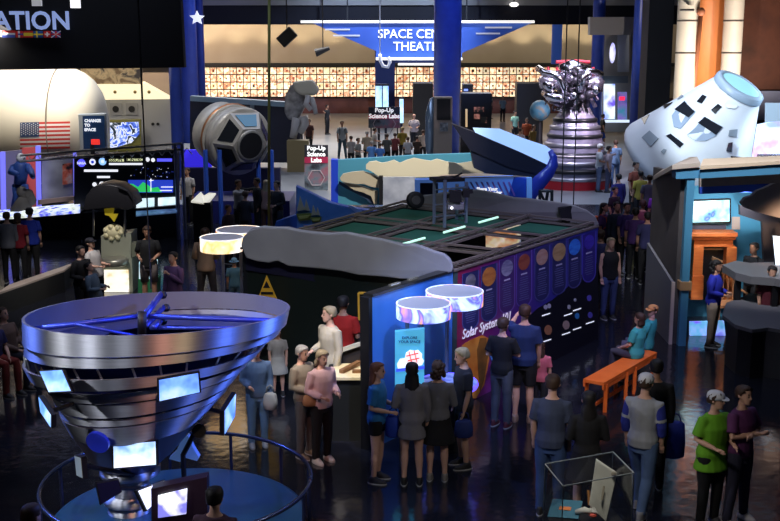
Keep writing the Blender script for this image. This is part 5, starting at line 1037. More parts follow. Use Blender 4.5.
# platform and railing
pf = thing('round_platform', 'round glossy blue platform under the ring sculpture', 'platform', (-2.35, 11.45, 0))
o = MB(); o.smooth = False; o.lathe([(1.4, 0), (1.4, .44), (1.36, .46)], 96, (-2.35, 11.45, 0)); o.build('platform_body', noisemat(((.01, .05, .12), (.018, .085, .17)), 1.2, .3, detail=5), pf, world=True)
rl = thing('curved_railing', 'thin dark round railing circling the blue platform', 'railing', (-2.35, 11.45, 0))
o = MB(); o.smooth = True; o.rings([[Vector((-2.35+(1.47+.024*math.cos(b_))*math.cos(a), 11.45+(1.47+.024*math.cos(b_))*math.sin(a), .88+.024*math.sin(b_))) for b_ in [k*math.pi/4 for k in range(8)]] for a in [2*math.pi*i/96 for i in range(97)]]); o.build('handrail', mat((.06, .08, .14), .25, .7), rl, world=True)
o = MB(); o.smooth = True; o.rings([[Vector((-2.35+(1.47+.012*math.cos(b_))*math.cos(a), 11.45+(1.47+.012*math.cos(b_))*math.sin(a), .2+.012*math.sin(b_))) for b_ in [k*math.pi/3 for k in range(6)]] for a in [2*math.pi*i/96 for i in range(97)]]); o.build('lower_rail', mat((.03, .04, .08), .3, .7), rl, world=True)
for i in range(12):
    a = R(15+i*30); o = MB(); o.tube([(-2.35+1.47*math.cos(a), 11.45+1.47*math.sin(a), 0), (-2.35+1.47*math.cos(a), 11.45+1.47*math.sin(a), .88)], .02, 8); o.build('post', mat((.04, .05, .1), .3, .6), rl, world=True)

# ---- glass case
gcse = thing('glass_case', 'clear acrylic display case on a dark plinth at the bottom edge', 'display case', (D(588, 500, 10.4).x, 10.6, 0))
x0, x1, ya, yb_ = D(546, 500, 10.2).x, D(634, 500, 10.2).x, 10.1, 10.9; zt = D(588, 460, 10.6).z+.02; zb = zt-.62
cL, cB, cR = G(545, 464, zt), G(613, 452, zt), G(634, 473, zt); cF = cL+cR-cB; cs_ = [cL, cB, cR, cF]; cm_ = sum(cs_, Vector())/4; dn = Vector((0, 0, zb-zt))
MB().prism([Vector((cm_.x+(p.x-cm_.x)*1.03, cm_.y+(p.y-cm_.y)*1.03, 0)) for p in cs_], (0, 0, zb)).build('plinth', mat((.015, .013, .012), .5), gcse, world=True)
gm_ = glassmat()
for i in range(4):
    p_, q_ = cs_[i], cs_[(i+1) % 4]; t_ = (cm_-(p_+q_)/2).normalized()*.008; MB().prism([p_, q_, q_+dn, p_+dn], t_).build('glass_pane', gm_, gcse, world=True)
MB().prism(cs_, (0, 0, .008)).build('glass_top', gm_, gcse, world=True)
o = MB()
for i in range(4): o.beam(cs_[i], cs_[(i+1) % 4], .009); o.beam(cs_[i], cs_[i]+dn, .009)
o.build('edge_strip', mat((.22, .25, .26), .3), gcse, world=True)
bk2 = thing('teal_book', 'teal book with an orange label lying in the glass case', 'book', (D(567, 505, 10.4).x, 10.4, zb))
c = Vector((D(566, 506, 10.4).x, 10.42, zb+.12)); Mx = Euler((R(18), R(-4), R(-20))).to_matrix()
MB().box(c, (.3, .26, .05), M=Mx).build('page_block', mat((.6, .58, .5), .7), bk2, world=True); MB().box(c+Mx @ Vector((0, 0, .03)), (.31, .27, .012), M=Mx).build('teal_cover', mat((.04, .17, .24), .5), bk2, world=True); MB().box(c+Mx @ Vector((.0, .0, .038)), (.12, .05, .006), M=Mx).build('orange_label', mat((.8, .22, .05), .5), bk2, world=True)
MB().box((c.x, c.y+.02, zb+.03), (.22, .18, .06)).build('book_rest', DARK, bk2, world=True)
wb_ = thing('white_board', 'tall cream slab leaning upright inside the glass case', 'board', (D(607, 500, 10.5).x, 10.5, zb))
q_ = [D(596, 460, 10.62), D(617, 474, 10.62), D(606, 522, 10.42), D(589, 505, 10.42)]
MB().prism(q_, (.01, .05, 0)).build('cream_slab', noisemat(((.6, .57, .48), (.8, .77, .66)), 5, .6), wb_, world=True, bevel=.006)
o = MB(); o.beam(D(604, 486, 10.52), D(602, 500, 10.46), .02, .012); o.ball(D(614, 474, 10.6), .03, 8); o.build('fittings', mat((.3, .25, .18), .5), wb_, world=True)
o = MB(); o.beam(D(588, 490, 10.5), D(589, 505, 10.45), .02); o.build('orange_edge', mat((.6, .25, .08), .5), wb_, world=True)
gl_ = thing('white_glove', 'crumpled white glove with red trim beside the teal book', 'glove', (D(585, 515, 10.35).x, 10.35, zb))
o = MB(); o.smooth = True; c = D(584, 513, 10.3)
o.tube([c+Vector((-.08, .03, 0)), c+Vector((0, 0, .03)), c+Vector((.07, -.02, .02))], [.03, .05, .035], 10, flat=.6)
for i in range(4): o.tube([c+Vector((.05, -.03+i*.02, .02)), c+Vector((.11, -.05+i*.03, .03)), c+Vector((.13, -.06+i*.035, .01))], [.014, .013, .009], 6)
o.build('palm', mat((.6, .56, .48), .7), gl_, world=True); o = MB(); o.ball(c+Vector((.08, -.06, 0)), .03, 8, (1.3, 1, .7)); o.build('red_cuff', mat((.7, .1, .06), .6), gl_, world=True)
area((D(590, 440, 10.4).x, 10.4, 3.2), (D(590, 500, 10.4).x, 10.5, zb), 30, (1, .92, .82), .4, .4)

# ---- dark cloud table on the right, stool, blue floor screen
rt_ = thing('cloud_table', 'dark counter with a grey cloud shaped top at the right edge', 'table', G(750, 340))
zt2 = .85
pts = [G(x, y, zt2) for x, y in ((722, 322), (728, 314), (738, 310), (750, 315), (762, 322), (800, 328), (800, 300), (770, 297), (745, 300), (728, 305))]
pts = [G(x, y, zt2) for x, y in ((722, 318), (735, 328), (752, 333), (768, 331), (800, 336), (800, 302), (770, 300), (750, 296), (738, 302), (726, 306))]
panel(pts, (0, 0, .06), mat((.11, .11, .125), .6), 'cloud_top', rt_)
cn = sum(pts, Vector())/len(pts); panel([Vector((cn.x+(p.x-cn.x)*.85, cn.y+(p.y-cn.y)*.85, 0)) for p in pts], (0, 0, zt2), mat((.014, .014, .018), .4), 'table_body', rt_)
rt3 = thing('cloud_shelf', 'upper grey cloud shaped shelf with dark frame, right edge', 'shelf', G(755, 300, 0))
Yx = 21.5
pts = [G(x, y, 1.3) for x, y in ((722, 272), (735, 268), (750, 270), (800, 268), (800, 292), (775, 286), (750, 284), (735, 280))]
panel(pts, (0, 0, .14), mat((.13, .13, .14), .6), 'cloud_top', rt3)
for x, y in ((738, 279), (775, 285), (760, 271)):
    p = G(x, y, 1.3); o = MB(); o.beam(Vector((p.x, p.y, 0)), p, .1); o.build('leg', BLACK, rt3, world=True)
rc = thing('spindle_chair', 'brown spindle back rocking chair beside the fireplace', 'chair', (D(731, 262, 21.3).x, 21.3, 0))
bwn = mat((.4, .18, .08), .5); cx, cy = rc.location.x, rc.location.y
MB().box((cx, cy, .46), (.55, .5, .05)).build('seat', bwn, rc, world=True); MB().box((cx, cy+.24, 1.18), (.6, .05, .07)).build('top_rail', bwn, rc, world=True)
for i in range(6): o = MB(); o.tube([(cx-.25+i*.1, cy+.24, .48), (cx-.25+i*.1, cy+.24, 1.16)], .016, 6); o.build('spindle', bwn, rc, world=True)
for sx in (-1, 1):
    for sy in (-1, 1): o = MB(); o.tube([(cx+sx*.23, cy+sy*.2, .45), (cx+sx*.26, cy+sy*.24, 0)], .02, 6); o.build('leg', bwn, rc, world=True)
    o = MB(); o.tube([(cx+sx*.27, cy+.24, .72), (cx+sx*.29, cy-.25, .72)], .022, 6); o.build('armrest', bwn, rc, world=True)
bsn = thing('side_screen', 'bright pale blue screen cut off by the right edge', 'screen', (D(778, 260, 20.5).x, 20.5, 1.4))
scp = [D(773, 236, 20.4), D(800, 238, 20.4), D(800, 272, 20.4), D(776, 268, 20.4)]
MB().prism([p+Vector((0, .02, 0)) for p in scp], (0, .08, 0)).build('bezel', BLACK, bsn, world=True, bevel=.01); MB().prism(scp, (0, .012, 0)).build('screen_image', light((.6, .8, 1), 1.1), bsn, world=True)
MB().beam((scp[1].x-.1, 20.55, .9), (scp[1].x-.1, 20.55, 2.2), .06).build('post', BLACK, bsn, world=True)
# low blue glowing panel on floor by the woman in blue
fs = thing('floor_screen', 'violet blue glowing low screen behind the woman in the blue top', 'screen', G(706, 345))
sf_ = G(706, 345); panel([D(690, 322, 20.6), D(724, 321, 20.6), D(726, 340, 20.6), D(690, 340, 20.6)], (0, .06, 0), screenmat(((.08, .05, .7), (.3, .4, 1), (.1, .35, .6), (.15, .08, .9)), 2.5, 1.0), 'screen_image', fs)
# stanchions in crowd
# ================================================================ PEOPLE
def eval_mesh(b, voxel=0, smooth=4):
    bmesh.ops.recalc_face_normals(b, faces=b.faces); me = bpy.data.meshes.new('tmp'); b.to_mesh(me); b.free()
    if not voxel: return me
    t = bpy.data.objects.new('tmp', me); C.objects.link(t); m = t.modifiers.new('r', 'REMESH'); m.mode = 'VOXEL'; m.voxel_size = voxel
    if smooth: q = t.modifiers.new('s', 'SMOOTH'); q.iterations = smooth; q.factor = .5
    dg = bpy.context.evaluated_depsgraph_get(); out = bpy.data.meshes.new_from_object(t.evaluated_get(dg)); bpy.data.objects.remove(t); bpy.data.meshes.remove(me)
    for p in out.polygons: p.use_smooth = True
    return out
SK = {'l': (.62, .36, .26), 'm': (.42, .22, .14), 'd': (.16, .075, .045), 't': (.5, .28, .19)}
HR = {'black': (.012, .01, .01), 'brown': (.06, .03, .018), 'blond': (.5, .38, .2), 'grey': (.45, .43, .4), 'red': (.2, .07, .03), 'white': (.7, .68, .64), 'sand': (.42, .33, .2)}
ARM = {'down': ((.215, .0, 1.14), (.21, -.06, .9)), 'bent': ((.235, .03, 1.15), (.15, -.21, 1.1)), 'phone': ((.225, -.04, 1.15), (.09, -.24, 1.34)), 'cross': ((.25, -.06, 1.17), (-.08, -.2, 1.19)),
       'reach': ((.22, -.25, 1.38), (.17, -.5, 1.45)), 'hip': ((.36, .05, 1.2), (.19, -.05, 1.03)), 'back': ((.25, .13, 1.17), (.06, .17, 1.0)), 'side': ((.4, -.1, 1.3), (.62, -.16, 1.4)), 'lap': ((.23, -.03, 1.15), (.1, -.27, 1.0))}
LEG = {'stand': (((.1, -.015, .5), (.105, .02, .09)), ((-.1, -.0, .5), (-.11, .02, .09))), 'walk': (((.09, -.15, .52), (.09, -.2, .1)), ((-.09, .05, .49), (-.09, .26, .15))),
       'apart': (((.13, -.0, .5), (.18, .02, .09)), ((-.13, -.02, .5), (-.17, .0, .09))), 'sit': (((.12, -.42, .5), (.12, -.44, .09)), ((-.12, -.42, .5), (-.13, -.4, .09)))}
PN = 0
def person(label, px, py, h, face, top, bottom, hair='brown', hl='short', skin='l', arms=('down', 'down'), legs='stand', sleeve='short', pants='long', shoes=(.02, .02, .02), hat=None, girth=1.0, lean=0.0, turn=0.0, tilt=0.0, group=None, far=False, pack=None, at=None, hem=0.0, jacket=None, stripes=None, zlift=0.0, pattern=None, seat=.46):
    """px, py = pixel of the top of the head; face: 0 towards the camera, 90 to the right, 180 away"""
    s = h/1.75; sit = legs == 'sit'; drop = (.93-.09-(seat/s))*1.0 if sit else 0.0
    P = at if at is not None else G(px, py, (1.75-drop)*s+zlift); X, Y = P.x, P.y
    root = thing('person', label, 'person', (X, Y, zlift), R(face)); root['group'] = group if group else 'visitors in the hall'
    fine = not far and Y < 17.8; vox = .011 if fine else 0; sg = 12 if fine else 8
    g = girth; cl = math.cos(R(lean)); sl_ = math.sin(R(lean))
    def U(p):                                     # upper body: lean about the hips, then drop for sitting
        p = Vector(p); z = p.z-.93
        if z > -.12: y = p.y*cl-z*sl_; z2 = z*cl+p.y*sl_; p = Vector((p.x, y, z2+.93))
        return Vector((p.x*s, p.y*s, (p.z-drop)*s))
    def Lg(p): p = Vector(p); return p*s
    def hipj(sd): return Vector((sd*.09*s, 0, (.93-drop)*s))
    def ell(c, rx, ry, n=16): c = Vector(c); return [U(c+Vector((rx*math.cos(2*math.pi*j/n), ry*math.sin(2*math.pi*j/n), 0))) for j in range(n)]
    def torso(o, lv, e=0.0, n=16):
        o.rings([ell((0, cy, z), rx*(g if z < 1.38 else 1)+e, ry*(g if z < 1.38 else 1)+e, n) for z, rx, ry, cy in lv])
    T = [(.84, .12, .09, 0), (.9, .155, .11, .01), (.97, .168, .118, .01), (1.08, .14, .1, 0), (1.2, .15, .112, -.005), (1.3, .168, .12, -.005), (1.38, .168, .106, 0), (1.43, .14, .085, .005), (1.465, .09, .065, .008), (1.5, .056, .055, .008)]
    def arm(sd, pose):
        E, W = ARM[pose] if isinstance(pose, str) else pose; S = Vector((sd*.168, 0, 1.4)); E = Vector((sd*E[0], E[1], E[2])); W = Vector((sd*W[0], W[1], W[2])); return S, E, W
    # ---- body: one continuous mesh
    o = MB(); o.smooth = True; torso(o, T, -.004); o.tube([U((0, .008, 1.46)), U((0, .0, 1.56))], [.056*s, .05*s], sg)
    hd = Matrix.Rotation(R(turn), 4, 'Z') @ Matrix.Rotation(R(tilt), 4, 'X'); hc = Vector((0, -.012, 1.53))
    def HP(p): return U(hc+(hd @ Vector(p)))
    hl_ = [(0, .028, .03, -.052), (.018, .045, .052, -.04), (.05, .058, .074, -.022), (.085, .068, .088, -.006), (.12, .074, .096, .002), (.16, .075, .097, .004), (.19, .066, .084, .006), (.21, .046, .06, .006), (.22, .02, .028, .006)]
    def headring(z, rx, ry, cy, n=16): return [HP((rx*math.cos(2*math.pi*j/n), cy+ry*math.sin(2*math.pi*j/n), z)) for j in range(n)]
    o.rings([headring(*q) for q in hl_])
    if not far:
        o.tube([HP((0, -.088, .125)), HP((0, -.1, .1)), HP((0, -.108, .086)), HP((0, -.09, .078))], [.008*s, .011*s, .015*s, .008*s], 6)
        for sd in (-1, 1): o.tube([HP((sd*.074, .005, .08)), HP((sd*.08, .01, .1)), HP((sd*.083, .014, .125))], [.008*s, .013*s, .01*s], 6, flat=1.8)
        o.tube([HP((-.022, -.083, .046)), HP((0, -.09, .047)), HP((.022, -.083, .046))], [.004*s, .009*s, .004*s], 6)
    for sd in (-1, 1):
        S, E, W = arm(sd, arms[0 if sd < 0 else 1]); d = (W-E).normalized()
        o.tube([U(Vector((sd*.12, 0, 1.39))), U(S), U(S*.5+E*.5), U(E), U(E*.6+W*.4), U(W)], [.05*s, .05*s*g, .044*s*g, .037*s, .038*s, .026*s], sg)
        side = d.cross(Vector((0, 0, 1) if abs(d.z) < .8 else (0, 1, 0))).normalized(); up = side.cross(d).normalized()
        Hh = W+d*.075; 
        o.tube([U(W-d*.01), U(W+d*.03), U(Hh)], [.024*s, .036*s, .033*s], 8, flat=.55)
        for k in range(4):
            b0 = Hh+(up if abs(d.z) < .8 else side)*(.024-.016*k)*1.05; ln = (.062, .072, .068, .052)[k]; cr = Vector((-sd*.35, 0, -.25)) if abs(d.z) < .8 else Vector((-sd*.25, -.45, 0))
            o.tube([U(b0-d*.01), U(b0+d*ln*.5+cr*ln*.25), U(b0+d*ln*.85+cr*ln*.8)], [.0092*s, .0086*s, .007*s], 5)
        tb0 = W+d*.025; to = Vector((-sd*.6, -.6, .2)).normalized(); o.tube([U(tb0), U(tb0+to*.03+d*.025), U(tb0+to*.034+d*.055)], [.013*s, .011*s, .008*s], 5)
    lj = []
    for sd, (K, A) in zip((1, -1), LEG[legs]):
        K = Lg(K); A = Lg(A); Hj = hipj(sd)
        if sit: K = Vector((K.x, K.y, (.93-drop)*s-.0)); A = Vector((A.x, A.y, .09*s))
        lj.append((sd, Hj, K, A)); o.tube([Hj+Vector((0, 0, .02 if not sit else -.0)), Hj*.6+K*.4, K, K*.65+A*.35, K*.3+A*.7, A, A+Vector((0, -.02*s, -.05*s))], [.088*s*g, .08*s*g, .056*s, .058*s, .042*s, .036*s, .04*s], sg)
        o.tube([A+Vector((0, .03*s, -.055*s)), A+Vector((0, -.06*s, -.06*s)), A+Vector((0, -.14*s, -.07*s))], [.036*s, .036*s, .022*s], 8)
    skc = SK[skin]; me = eval_mesh(o.b, .0095 if fine else 0, 3); me.name = 'body'
    sm = mat(skc, .5); me.materials.clear(); me.materials.append(sm); me.materials.append(mat((.02, .015, .015), .3)); me.materials.append(mat(tuple(c*f for c, f in zip(skc, (.75, .5, .5))), .5)); me.materials.append(mat((.6, .6, .6), .3))
    for p in me.polygons: p.use_smooth = True
    body = bpy.data.objects.new('body', me); C.objects.link(body); body.parent = root
    if not far:                                   # eyes, brows, lips painted on the head by face position
        inv = [HP((sx*.028, -.09, .112)) for sx in (-1, 1)]; br = [HP((sx*.03, -.092, .135)) for sx in (-1, 1)]; lip = HP((0, -.09, .047))
        for p in me.polygons:
            c = p.center
            if c.z < lip.z-.05: continue
            for e_ in inv:
                if (c-e_).length < .013*s: p.material_index = 1
            for e_ in br:
                if (c-e_).length < .012*s: p.material_index = 1
            if (c-lip).length < .019*s: p.material_index = 2
    def cloth(name, o, m, v=.013):
        me = eval_mesh(o.b, v if fine else 0, 3); me.materials.clear(); me.materials.append(m)
        for p in me.polygons: p.use_smooth = True
        c = bpy.data.objects.new(name, me); C.objects.link(c); c.parent = root; return c
    # ---- top
    tm_ = pattern if pattern else noisemat((tuple(c*.75 for c in top), top), 7, .85, bump=.7, stretch=(1, 1, .5))
    o = MB(); o.smooth = True; lv = [(z, rx, ry, cy) for z, rx, ry, cy in T if z >= .9-hem*0 and z < 1.49]
    if hem > 0: lv = [(.84-hem, .18+.02*hem, .135, .01), (.84, .165, .12, .01)]+lv
    lv = [(lv[0][0]-.03, lv[0][1]*1.0, lv[0][2], lv[0][3])]+lv; lv[-1] = (lv[-1][0], lv[-1][1]*1.0, lv[-1][2], lv[-1][3]); torso(o, lv, .018 if sleeve != 'jacket' else .03)
    if sleeve != 'none':
        for sd in (-1, 1):
            S, E, W = arm(sd, arms[0 if sd < 0 else 1]); q = .02 if sleeve in ('short', 'long') else .028
            pts = [Vector((sd*.11, 0, 1.385)), S, S*.5+E*.5]; rr = [.05+q, .056+q*.8, .052*g+q*.7]
            if sleeve == 'short': pts.append(S*.2+E*.8); rr.append(.05*g+q)
            else: pts += [E, E*.5+W*.5, W]; rr += [.042+q*.7, .04+q*.6, .03+q*.6]
            o.tube([U(p) for p in pts], [r*s for r in rr], sg)
    nm = {'short': 'shirt', 'long': 'sweater', 'jacket': 'jacket', 'none': 'vest_top'}[sleeve]; shirt = cloth(nm, o, tm_)
    if stripes:                                   # contrasting sleeves
        for sd in (-1, 1):
            S, E, W = arm(sd, arms[0 if sd < 0 else 1]); o = MB(); o.smooth = True; o.tube([U(S*1.0), U(S*.5+E*.5), U(E), U(E*.5+W*.5)], [r*s for r in (.07, .07, .062, .056)], sg); cloth('sleeve', o, mat(stripes, .8))
    # ---- bottoms
    bm2 = noisemat((tuple(c*.75 for c in bottom), bottom), 7, .85, bump=.6)
    if pants in ('long', 'shorts'):
        o = MB(); o.smooth = True; torso(o, [(.8, .12, .1, 0)]+[(z, rx, ry, cy) for z, rx, ry, cy in T if z < 1.0]+[(1.02, .155, .11, .005)], .012)
        for sd, Hj, K, A in lj:
            if pants == 'long': o.tube([Hj, Hj*.6+K*.4, K, K*.65+A*.35, K*.3+A*.7, A+Vector((0, 0, -.03*s))], [r*s for r in (.1*g, .095*g, .072, .07, .06, .058)], sg)
            else: o.tube([Hj, Hj*.6+K*.4, Hj*.12+K*.88], [r*s for r in (.1*g, .1*g, .085)], sg)
        cloth('trousers' if pants == 'long' else 'shorts', o, bm2)
    elif pants == 'brief':
        o = MB(); o.smooth = True; torso(o, [(.82, .12, .1, 0)]+[(z, rx, ry, cy) for z, rx, ry, cy in T if z < 1.0], .012)
        for sd, Hj, K, A in lj: o.tube([Hj, Hj*.55+K*.45], [r*s for r in (.1*g, .098*g)], sg)
        cloth('shorts', o, bm2)
    elif pants == 'skirt':
        o = MB(); o.smooth = True; o.rings([ell((0, 0, z), a_, b_, 20) for z, a_, b_ in ((.58, .26, .22), (.7, .24, .2), (.85, .2, .155), (.98, .185, .135), (1.05, .15, .115))]); cloth('skirt', o, bm2)
    # ---- shoes
    for sd, Hj, K, A in lj:
        o = MB(); o.smooth = True; o.rings([[A+Vector((rx*s*math.cos(2*math.pi*j/12), (cy+ry*math.sin(2*math.pi*j/12))*s, z*s)) for j in range(12)] for z, rx, ry, cy in ((-.088, .046, .135, -.05), (-.07, .05, .142, -.05), (-.045, .048, .125, -.045), (-.015, .045, .07, -.0), (.02, .044, .05, .01))])
        me = eval_mesh(o.b); me.materials.append(mat(shoes, .6)); c = bpy.data.objects.new('shoe', me); C.objects.link(c); c.parent = root
        o = MB(); o.rings([[A+Vector((.05*s*math.cos(2*math.pi*j/12), (-.05+.142*math.sin(2*math.pi*j/12))*s, z*s)) for j in range(12)] for z in (-.09, -.074)]); me = eval_mesh(o.b); me.materials.append(mat((.5, .5, .5) if max(shoes) < .3 and not far else tuple(c*.8 for c in shoes), .6)); c2 = bpy.data.objects.new('sole', me); C.objects.link(c2); c2.parent = c
    # ---- hair
    if hl != 'bald':
        o = MB(); o.smooth = True; q = 1.12; rs = []
        lev = [(.075, .062, .085, .02), (.1, .072, .094, .012), (.13, .078, .1, .006), (.165, .078, .1, .004), (.195, .07, .088, .006), (.215, .05, .064, .006), (.228, .022, .03, .006)]
        if hl == 'long': lev = [(-.2, .085, .03, .085), (-.12, .095, .045, .07), (-.03, .09, .06, .05), (.04, .082, .075, .03)]+lev
        if hl == 'bob': lev = [(-.02, .08, .06, .04), (.03, .086, .08, .03)]+lev
        for z, rx, ry, cy in lev:
            ring = []
            for j in range(20):
                a = 2*math.pi*j/20; ex = .011+random.uniform(-.004, .006); x = (rx+ex)*math.cos(a); y = cy+(ry+ex)*math.sin(a)
                if (z < .11 and math.sin(a) < .05) or (z < .15 and math.sin(a) < -.45) or (z < .17 and math.sin(a) < -.8 and hl != 'curly'): y = cy-.012+(y-cy)*.12; x *= .96
                ring.append(HP((x, y, z)))
            rs.append(ring)
        o.rings(rs)
        if hl == 'curly':
            for i in range(26): a = random.uniform(0, 6.28); zz_ = random.uniform(.0, .22); rr = .085*math.cos(max(0, zz_-.12)*9); o.ball(HP((rr*math.cos(a), .025+abs(rr)*math.sin(a)*.9 if zz_ > .15 else .03+abs(rr*math.sin(a)), zz_)), .035*s, 8)
        if hl == 'tail': o.tube([HP((0, .1, .14)), HP((0, .15, .1)), HP((0, .13, -.02)), HP((0, .11, -.1))], [.03*s, .035*s, .03*s, .012*s], 8)
        me = eval_mesh(o.b); me.materials.append(noisemat((tuple(c*.6 for c in HR[hair]), HR[hair]), 30, .6, stretch=(1, 1, .2))); c = bpy.data.objects.new('hair', me); C.objects.link(c); c.parent = root
        for p in me.polygons: p.use_smooth = True
    if hat:
        kind, col, dirn = hat; o = MB(); o.smooth = True; o.rings([headring(z, rx+.014, ry+.014, cy) for z, rx, ry, cy in ((.13, .078, .1, .004), (.165, .078, .1, .004), (.195, .07, .09, .006), (.218, .05, .064, .006), (.232, .015, .02, .006))])
        me = eval_mesh(o.b); me.materials.append(mat(col, .8)); c = bpy.data.objects.new('cap', me); C.objects.link(c); c.parent = root
        o = MB(); n = 14
        if kind == 'brim': o.rings([[HP((r*math.cos(2*math.pi*j/20), .004+r*1.15*math.sin(2*math.pi*j/20), z)) for j in range(20)] for z, r in ((.132, .08), (.12, .15), (.113, .15), (.125, .08))])
        else: o.faces([HP((.075*math.cos(a), dirn*(-.09-(.07*abs(math.sin(a)))), .14-(.015*abs(math.sin(a)))+t_)) for t_ in (0, .008) for a in [math.pi*i/n for i in range(n+1)]], [tuple(range(n+1)), tuple(range(2*n+1, n, -1))]+[(i, i+1, n+2+i, n+1+i) for i in range(n)])
        me = eval_mesh(o.b); me.materials.append(mat(col, .8)); c2 = bpy.data.objects.new('brim', me); C.objects.link(c2); c2.parent = c
    if pack:                                      # worn backpack, its own thing
        b_ = thing('backpack', pack[1], 'backpack', (X, Y, zlift), R(face)); o = MB(); o.smooth = True
        o.rings([[U((.13*w_*math.cos(2*math.pi*j/16), .19+.075*w_*math.sin(2*math.pi*j/16), z)) for j in range(16)] for z, w_ in ((1.0, .5), (1.02, .95), (1.15, 1.1), (1.3, 1.0), (1.38, .8), (1.41, .35))]); o.build('pack_body', mat(pack[0], .7), b_)
        for sd in (-1, 1): o = MB(); o.smooth = True; o.tube([U((sd*.1, .14, 1.36)), U((sd*.12, .03, 1.47)), U((sd*.12, -.11, 1.4)), U((sd*.12, -.155, 1.2)), U((sd*.14, -.02, 1.08)), U((sd*.11, .13, 1.05))], .014*s, 6); o.build('strap', mat(tuple(c*.5 for c in pack[0]), .7), b_)
    root['_hands'] = 0; del root['_hands']
    arms_w = [U(arm(sd, arms[0 if sd < 0 else 1])[2]) for sd in (-1, 1)]
    return root, [Matrix.Translation((X, Y, zlift)) @ Euler((0, 0, R(face))).to_matrix().to_4x4() @ v for v in arms_w]
def bag(p, label, col, w_=.26, hgt=.3, name='bag', rz=0):
    t = thing(name, label, 'bag', p, rz); o = MB(); o.smooth = True
    o.rings([[Vector((w_/2*k*math.cos(2*math.pi*j/16), .06*k*math.sin(2*math.pi*j/16), z)) for j in range(16)] for z, k in ((-hgt-.1, .7), (-hgt-.08, 1), (-hgt*.6-.1, 1.05), (-.14, .9), (-.11, .6))]); o.build('bag_body', mat(col, .7), t)
    o = MB(); o.smooth = True; o.tube([(-w_*.3, 0, -.13), (-w_*.2, 0, -.03), (0, 0, .0), (w_*.2, 0, -.03), (w_*.3, 0, -.13)], .01, 6); o.build('handle', mat(tuple(c*.6 for c in col), .7), t); return t
NB = (.02, .022, .03); JN = (.06, .1, .22); BLK = (.01, .01, .012)
# --- group at the ring lamps
r, hw = person('girl in bright blue T-shirt and black shorts holding a bag by the kiosk', 377, 363, 1.6, 75, (.03, .2, .5), BLK, 'red', 'long', arms=('bent', 'bent'), pants='brief', shoes=(.02, .02, .03))
bag((hw[1]+hw[0])/2+Vector((.02, 0, .02)), 'royal blue bag carried by the girl in the blue T-shirt', (.02, .06, .45), .2, .3)
person('woman in long grey sweater with bare legs, back turned, long dark hair', 412, 363, 1.63, 178, (.2, .19, .21), BLK, 'black', 'long', arms=('down', 'bent'), sleeve='long', pants='brief', hem=.12, shoes=(.015, .015, .015))
person('woman in grey top and black skirt with brown curls facing the lamps', 438, 362, 1.6, 175, (.17, .17, .19), BLK, 'brown', 'curly', arms=('bent', 'bent'), sleeve='long', pants='skirt', shoes=(.2, .18, .16))
r, hw = person('blond boy in black T-shirt and shorts facing left by the lamps', 464, 348, 1.66, -75, (.03, .032, .045), BLK, 'blond', 'short', arms=('down', 'down'), pants='shorts', tilt=10)
bag(hw[1], 'dark blue bag hanging from the blond boy\'s hand', (.02, .04, .2), .24, .26)
person('boy in black T-shirt and grey trousers before the mural', 503, 318, 1.66, 150, (.012, .012, .014), (.09, .1, .13), 'brown', 'short', arms=('cross', 'bent'), shoes=(.1, .02, .03))
person('tall man in navy T-shirt and black shorts raising an arm at the mural', 525, 305, 1.8, 168, (.015, .035, .13), BLK, 'brown', 'short', arms=('down', 'reach'), pants='shorts', girth=1.1, shoes=(.3, .2, .15))
person('child in pink shirt half hidden beside the tall man', 541, 342, 1.2, 160, (.6, .15, .2), NB, 'brown', 'long')
# --- foreground right
person('man in dark blue-grey T-shirt and jeans, back turned, near the glass case', 553, 375, 1.76, 165, (.05, .065, .12), (.04, .08, .2), 'brown', 'short', arms=('down', 'down'), girth=1.05)
person('person in all black clothes standing behind the glass case', 589, 392, 1.62, 178, BLK, BLK, 'black', 'long', arms=('bent', 'bent'), sleeve='long', pants='skirt')
person('man in white and blue baseball shirt walking with a white cap', 646, 374, 1.78, 150, (.36, .38, .42), (.1, .17, .34), 'brown', 'short', arms=('down', 'down'), legs='walk', sleeve='short', stripes=(.02, .03, .25), hat=('cap', (.65, .66, .7), 1), shoes=(.25, .25, .27))
r, hw = person('dark haired person in black walking behind the baseball shirt man', 657, 360, 1.7, 165, BLK, BLK, 'black', 'short', skin='m', arms=('down', 'down'), sleeve='long')
bag(hw[0]+Vector((.05, 0, .12)), 'big shiny blue bag carried behind the baseball shirt man', (.015, .03, .3), .3, .5)
person('person in lime green T-shirt and white cap with folded arms', 716, 391, 1.66, 25, (.15, .42, .02), BLK, 'brown', 'short', arms=('bent', 'bent'), hat=('cap', (.6, .62, .66), 1), girth=1.2, hem=.06, turn=30, shoes=(.05, .05, .06))
person('woman in purple T-shirt with crossed arms and white sneakers', 744, 386, 1.7, 35, (.12, .03, .12), (.03, .03, .06), 'brown', 'short', arms=('cross', 'cross'), girth=1.12, legs='apart', shoes=(.5, .48, .48))
# --- bench
person('seated woman in turquoise top with a tan baseball cap', 640, 311, 1.5, -120, (.04, .35, .34), (.1, .1, .16), 'brown', 'short', legs='sit', arms=('lap', 'lap'), hat=('cap', (.7, .32, .1), 1), lean=-8, at=G(645, 376), seat=.48, turn=60)
person('seated brown haired woman in turquoise shirt and dark waistcoat', 631, 318, 1.5, -130, (.05, .38, .36), (.05, .05, .07), 'brown', 'bob', legs='sit', arms=('lap', 'lap'), lean=-5, girth=1.12, at=G(634, 386), seat=.48)
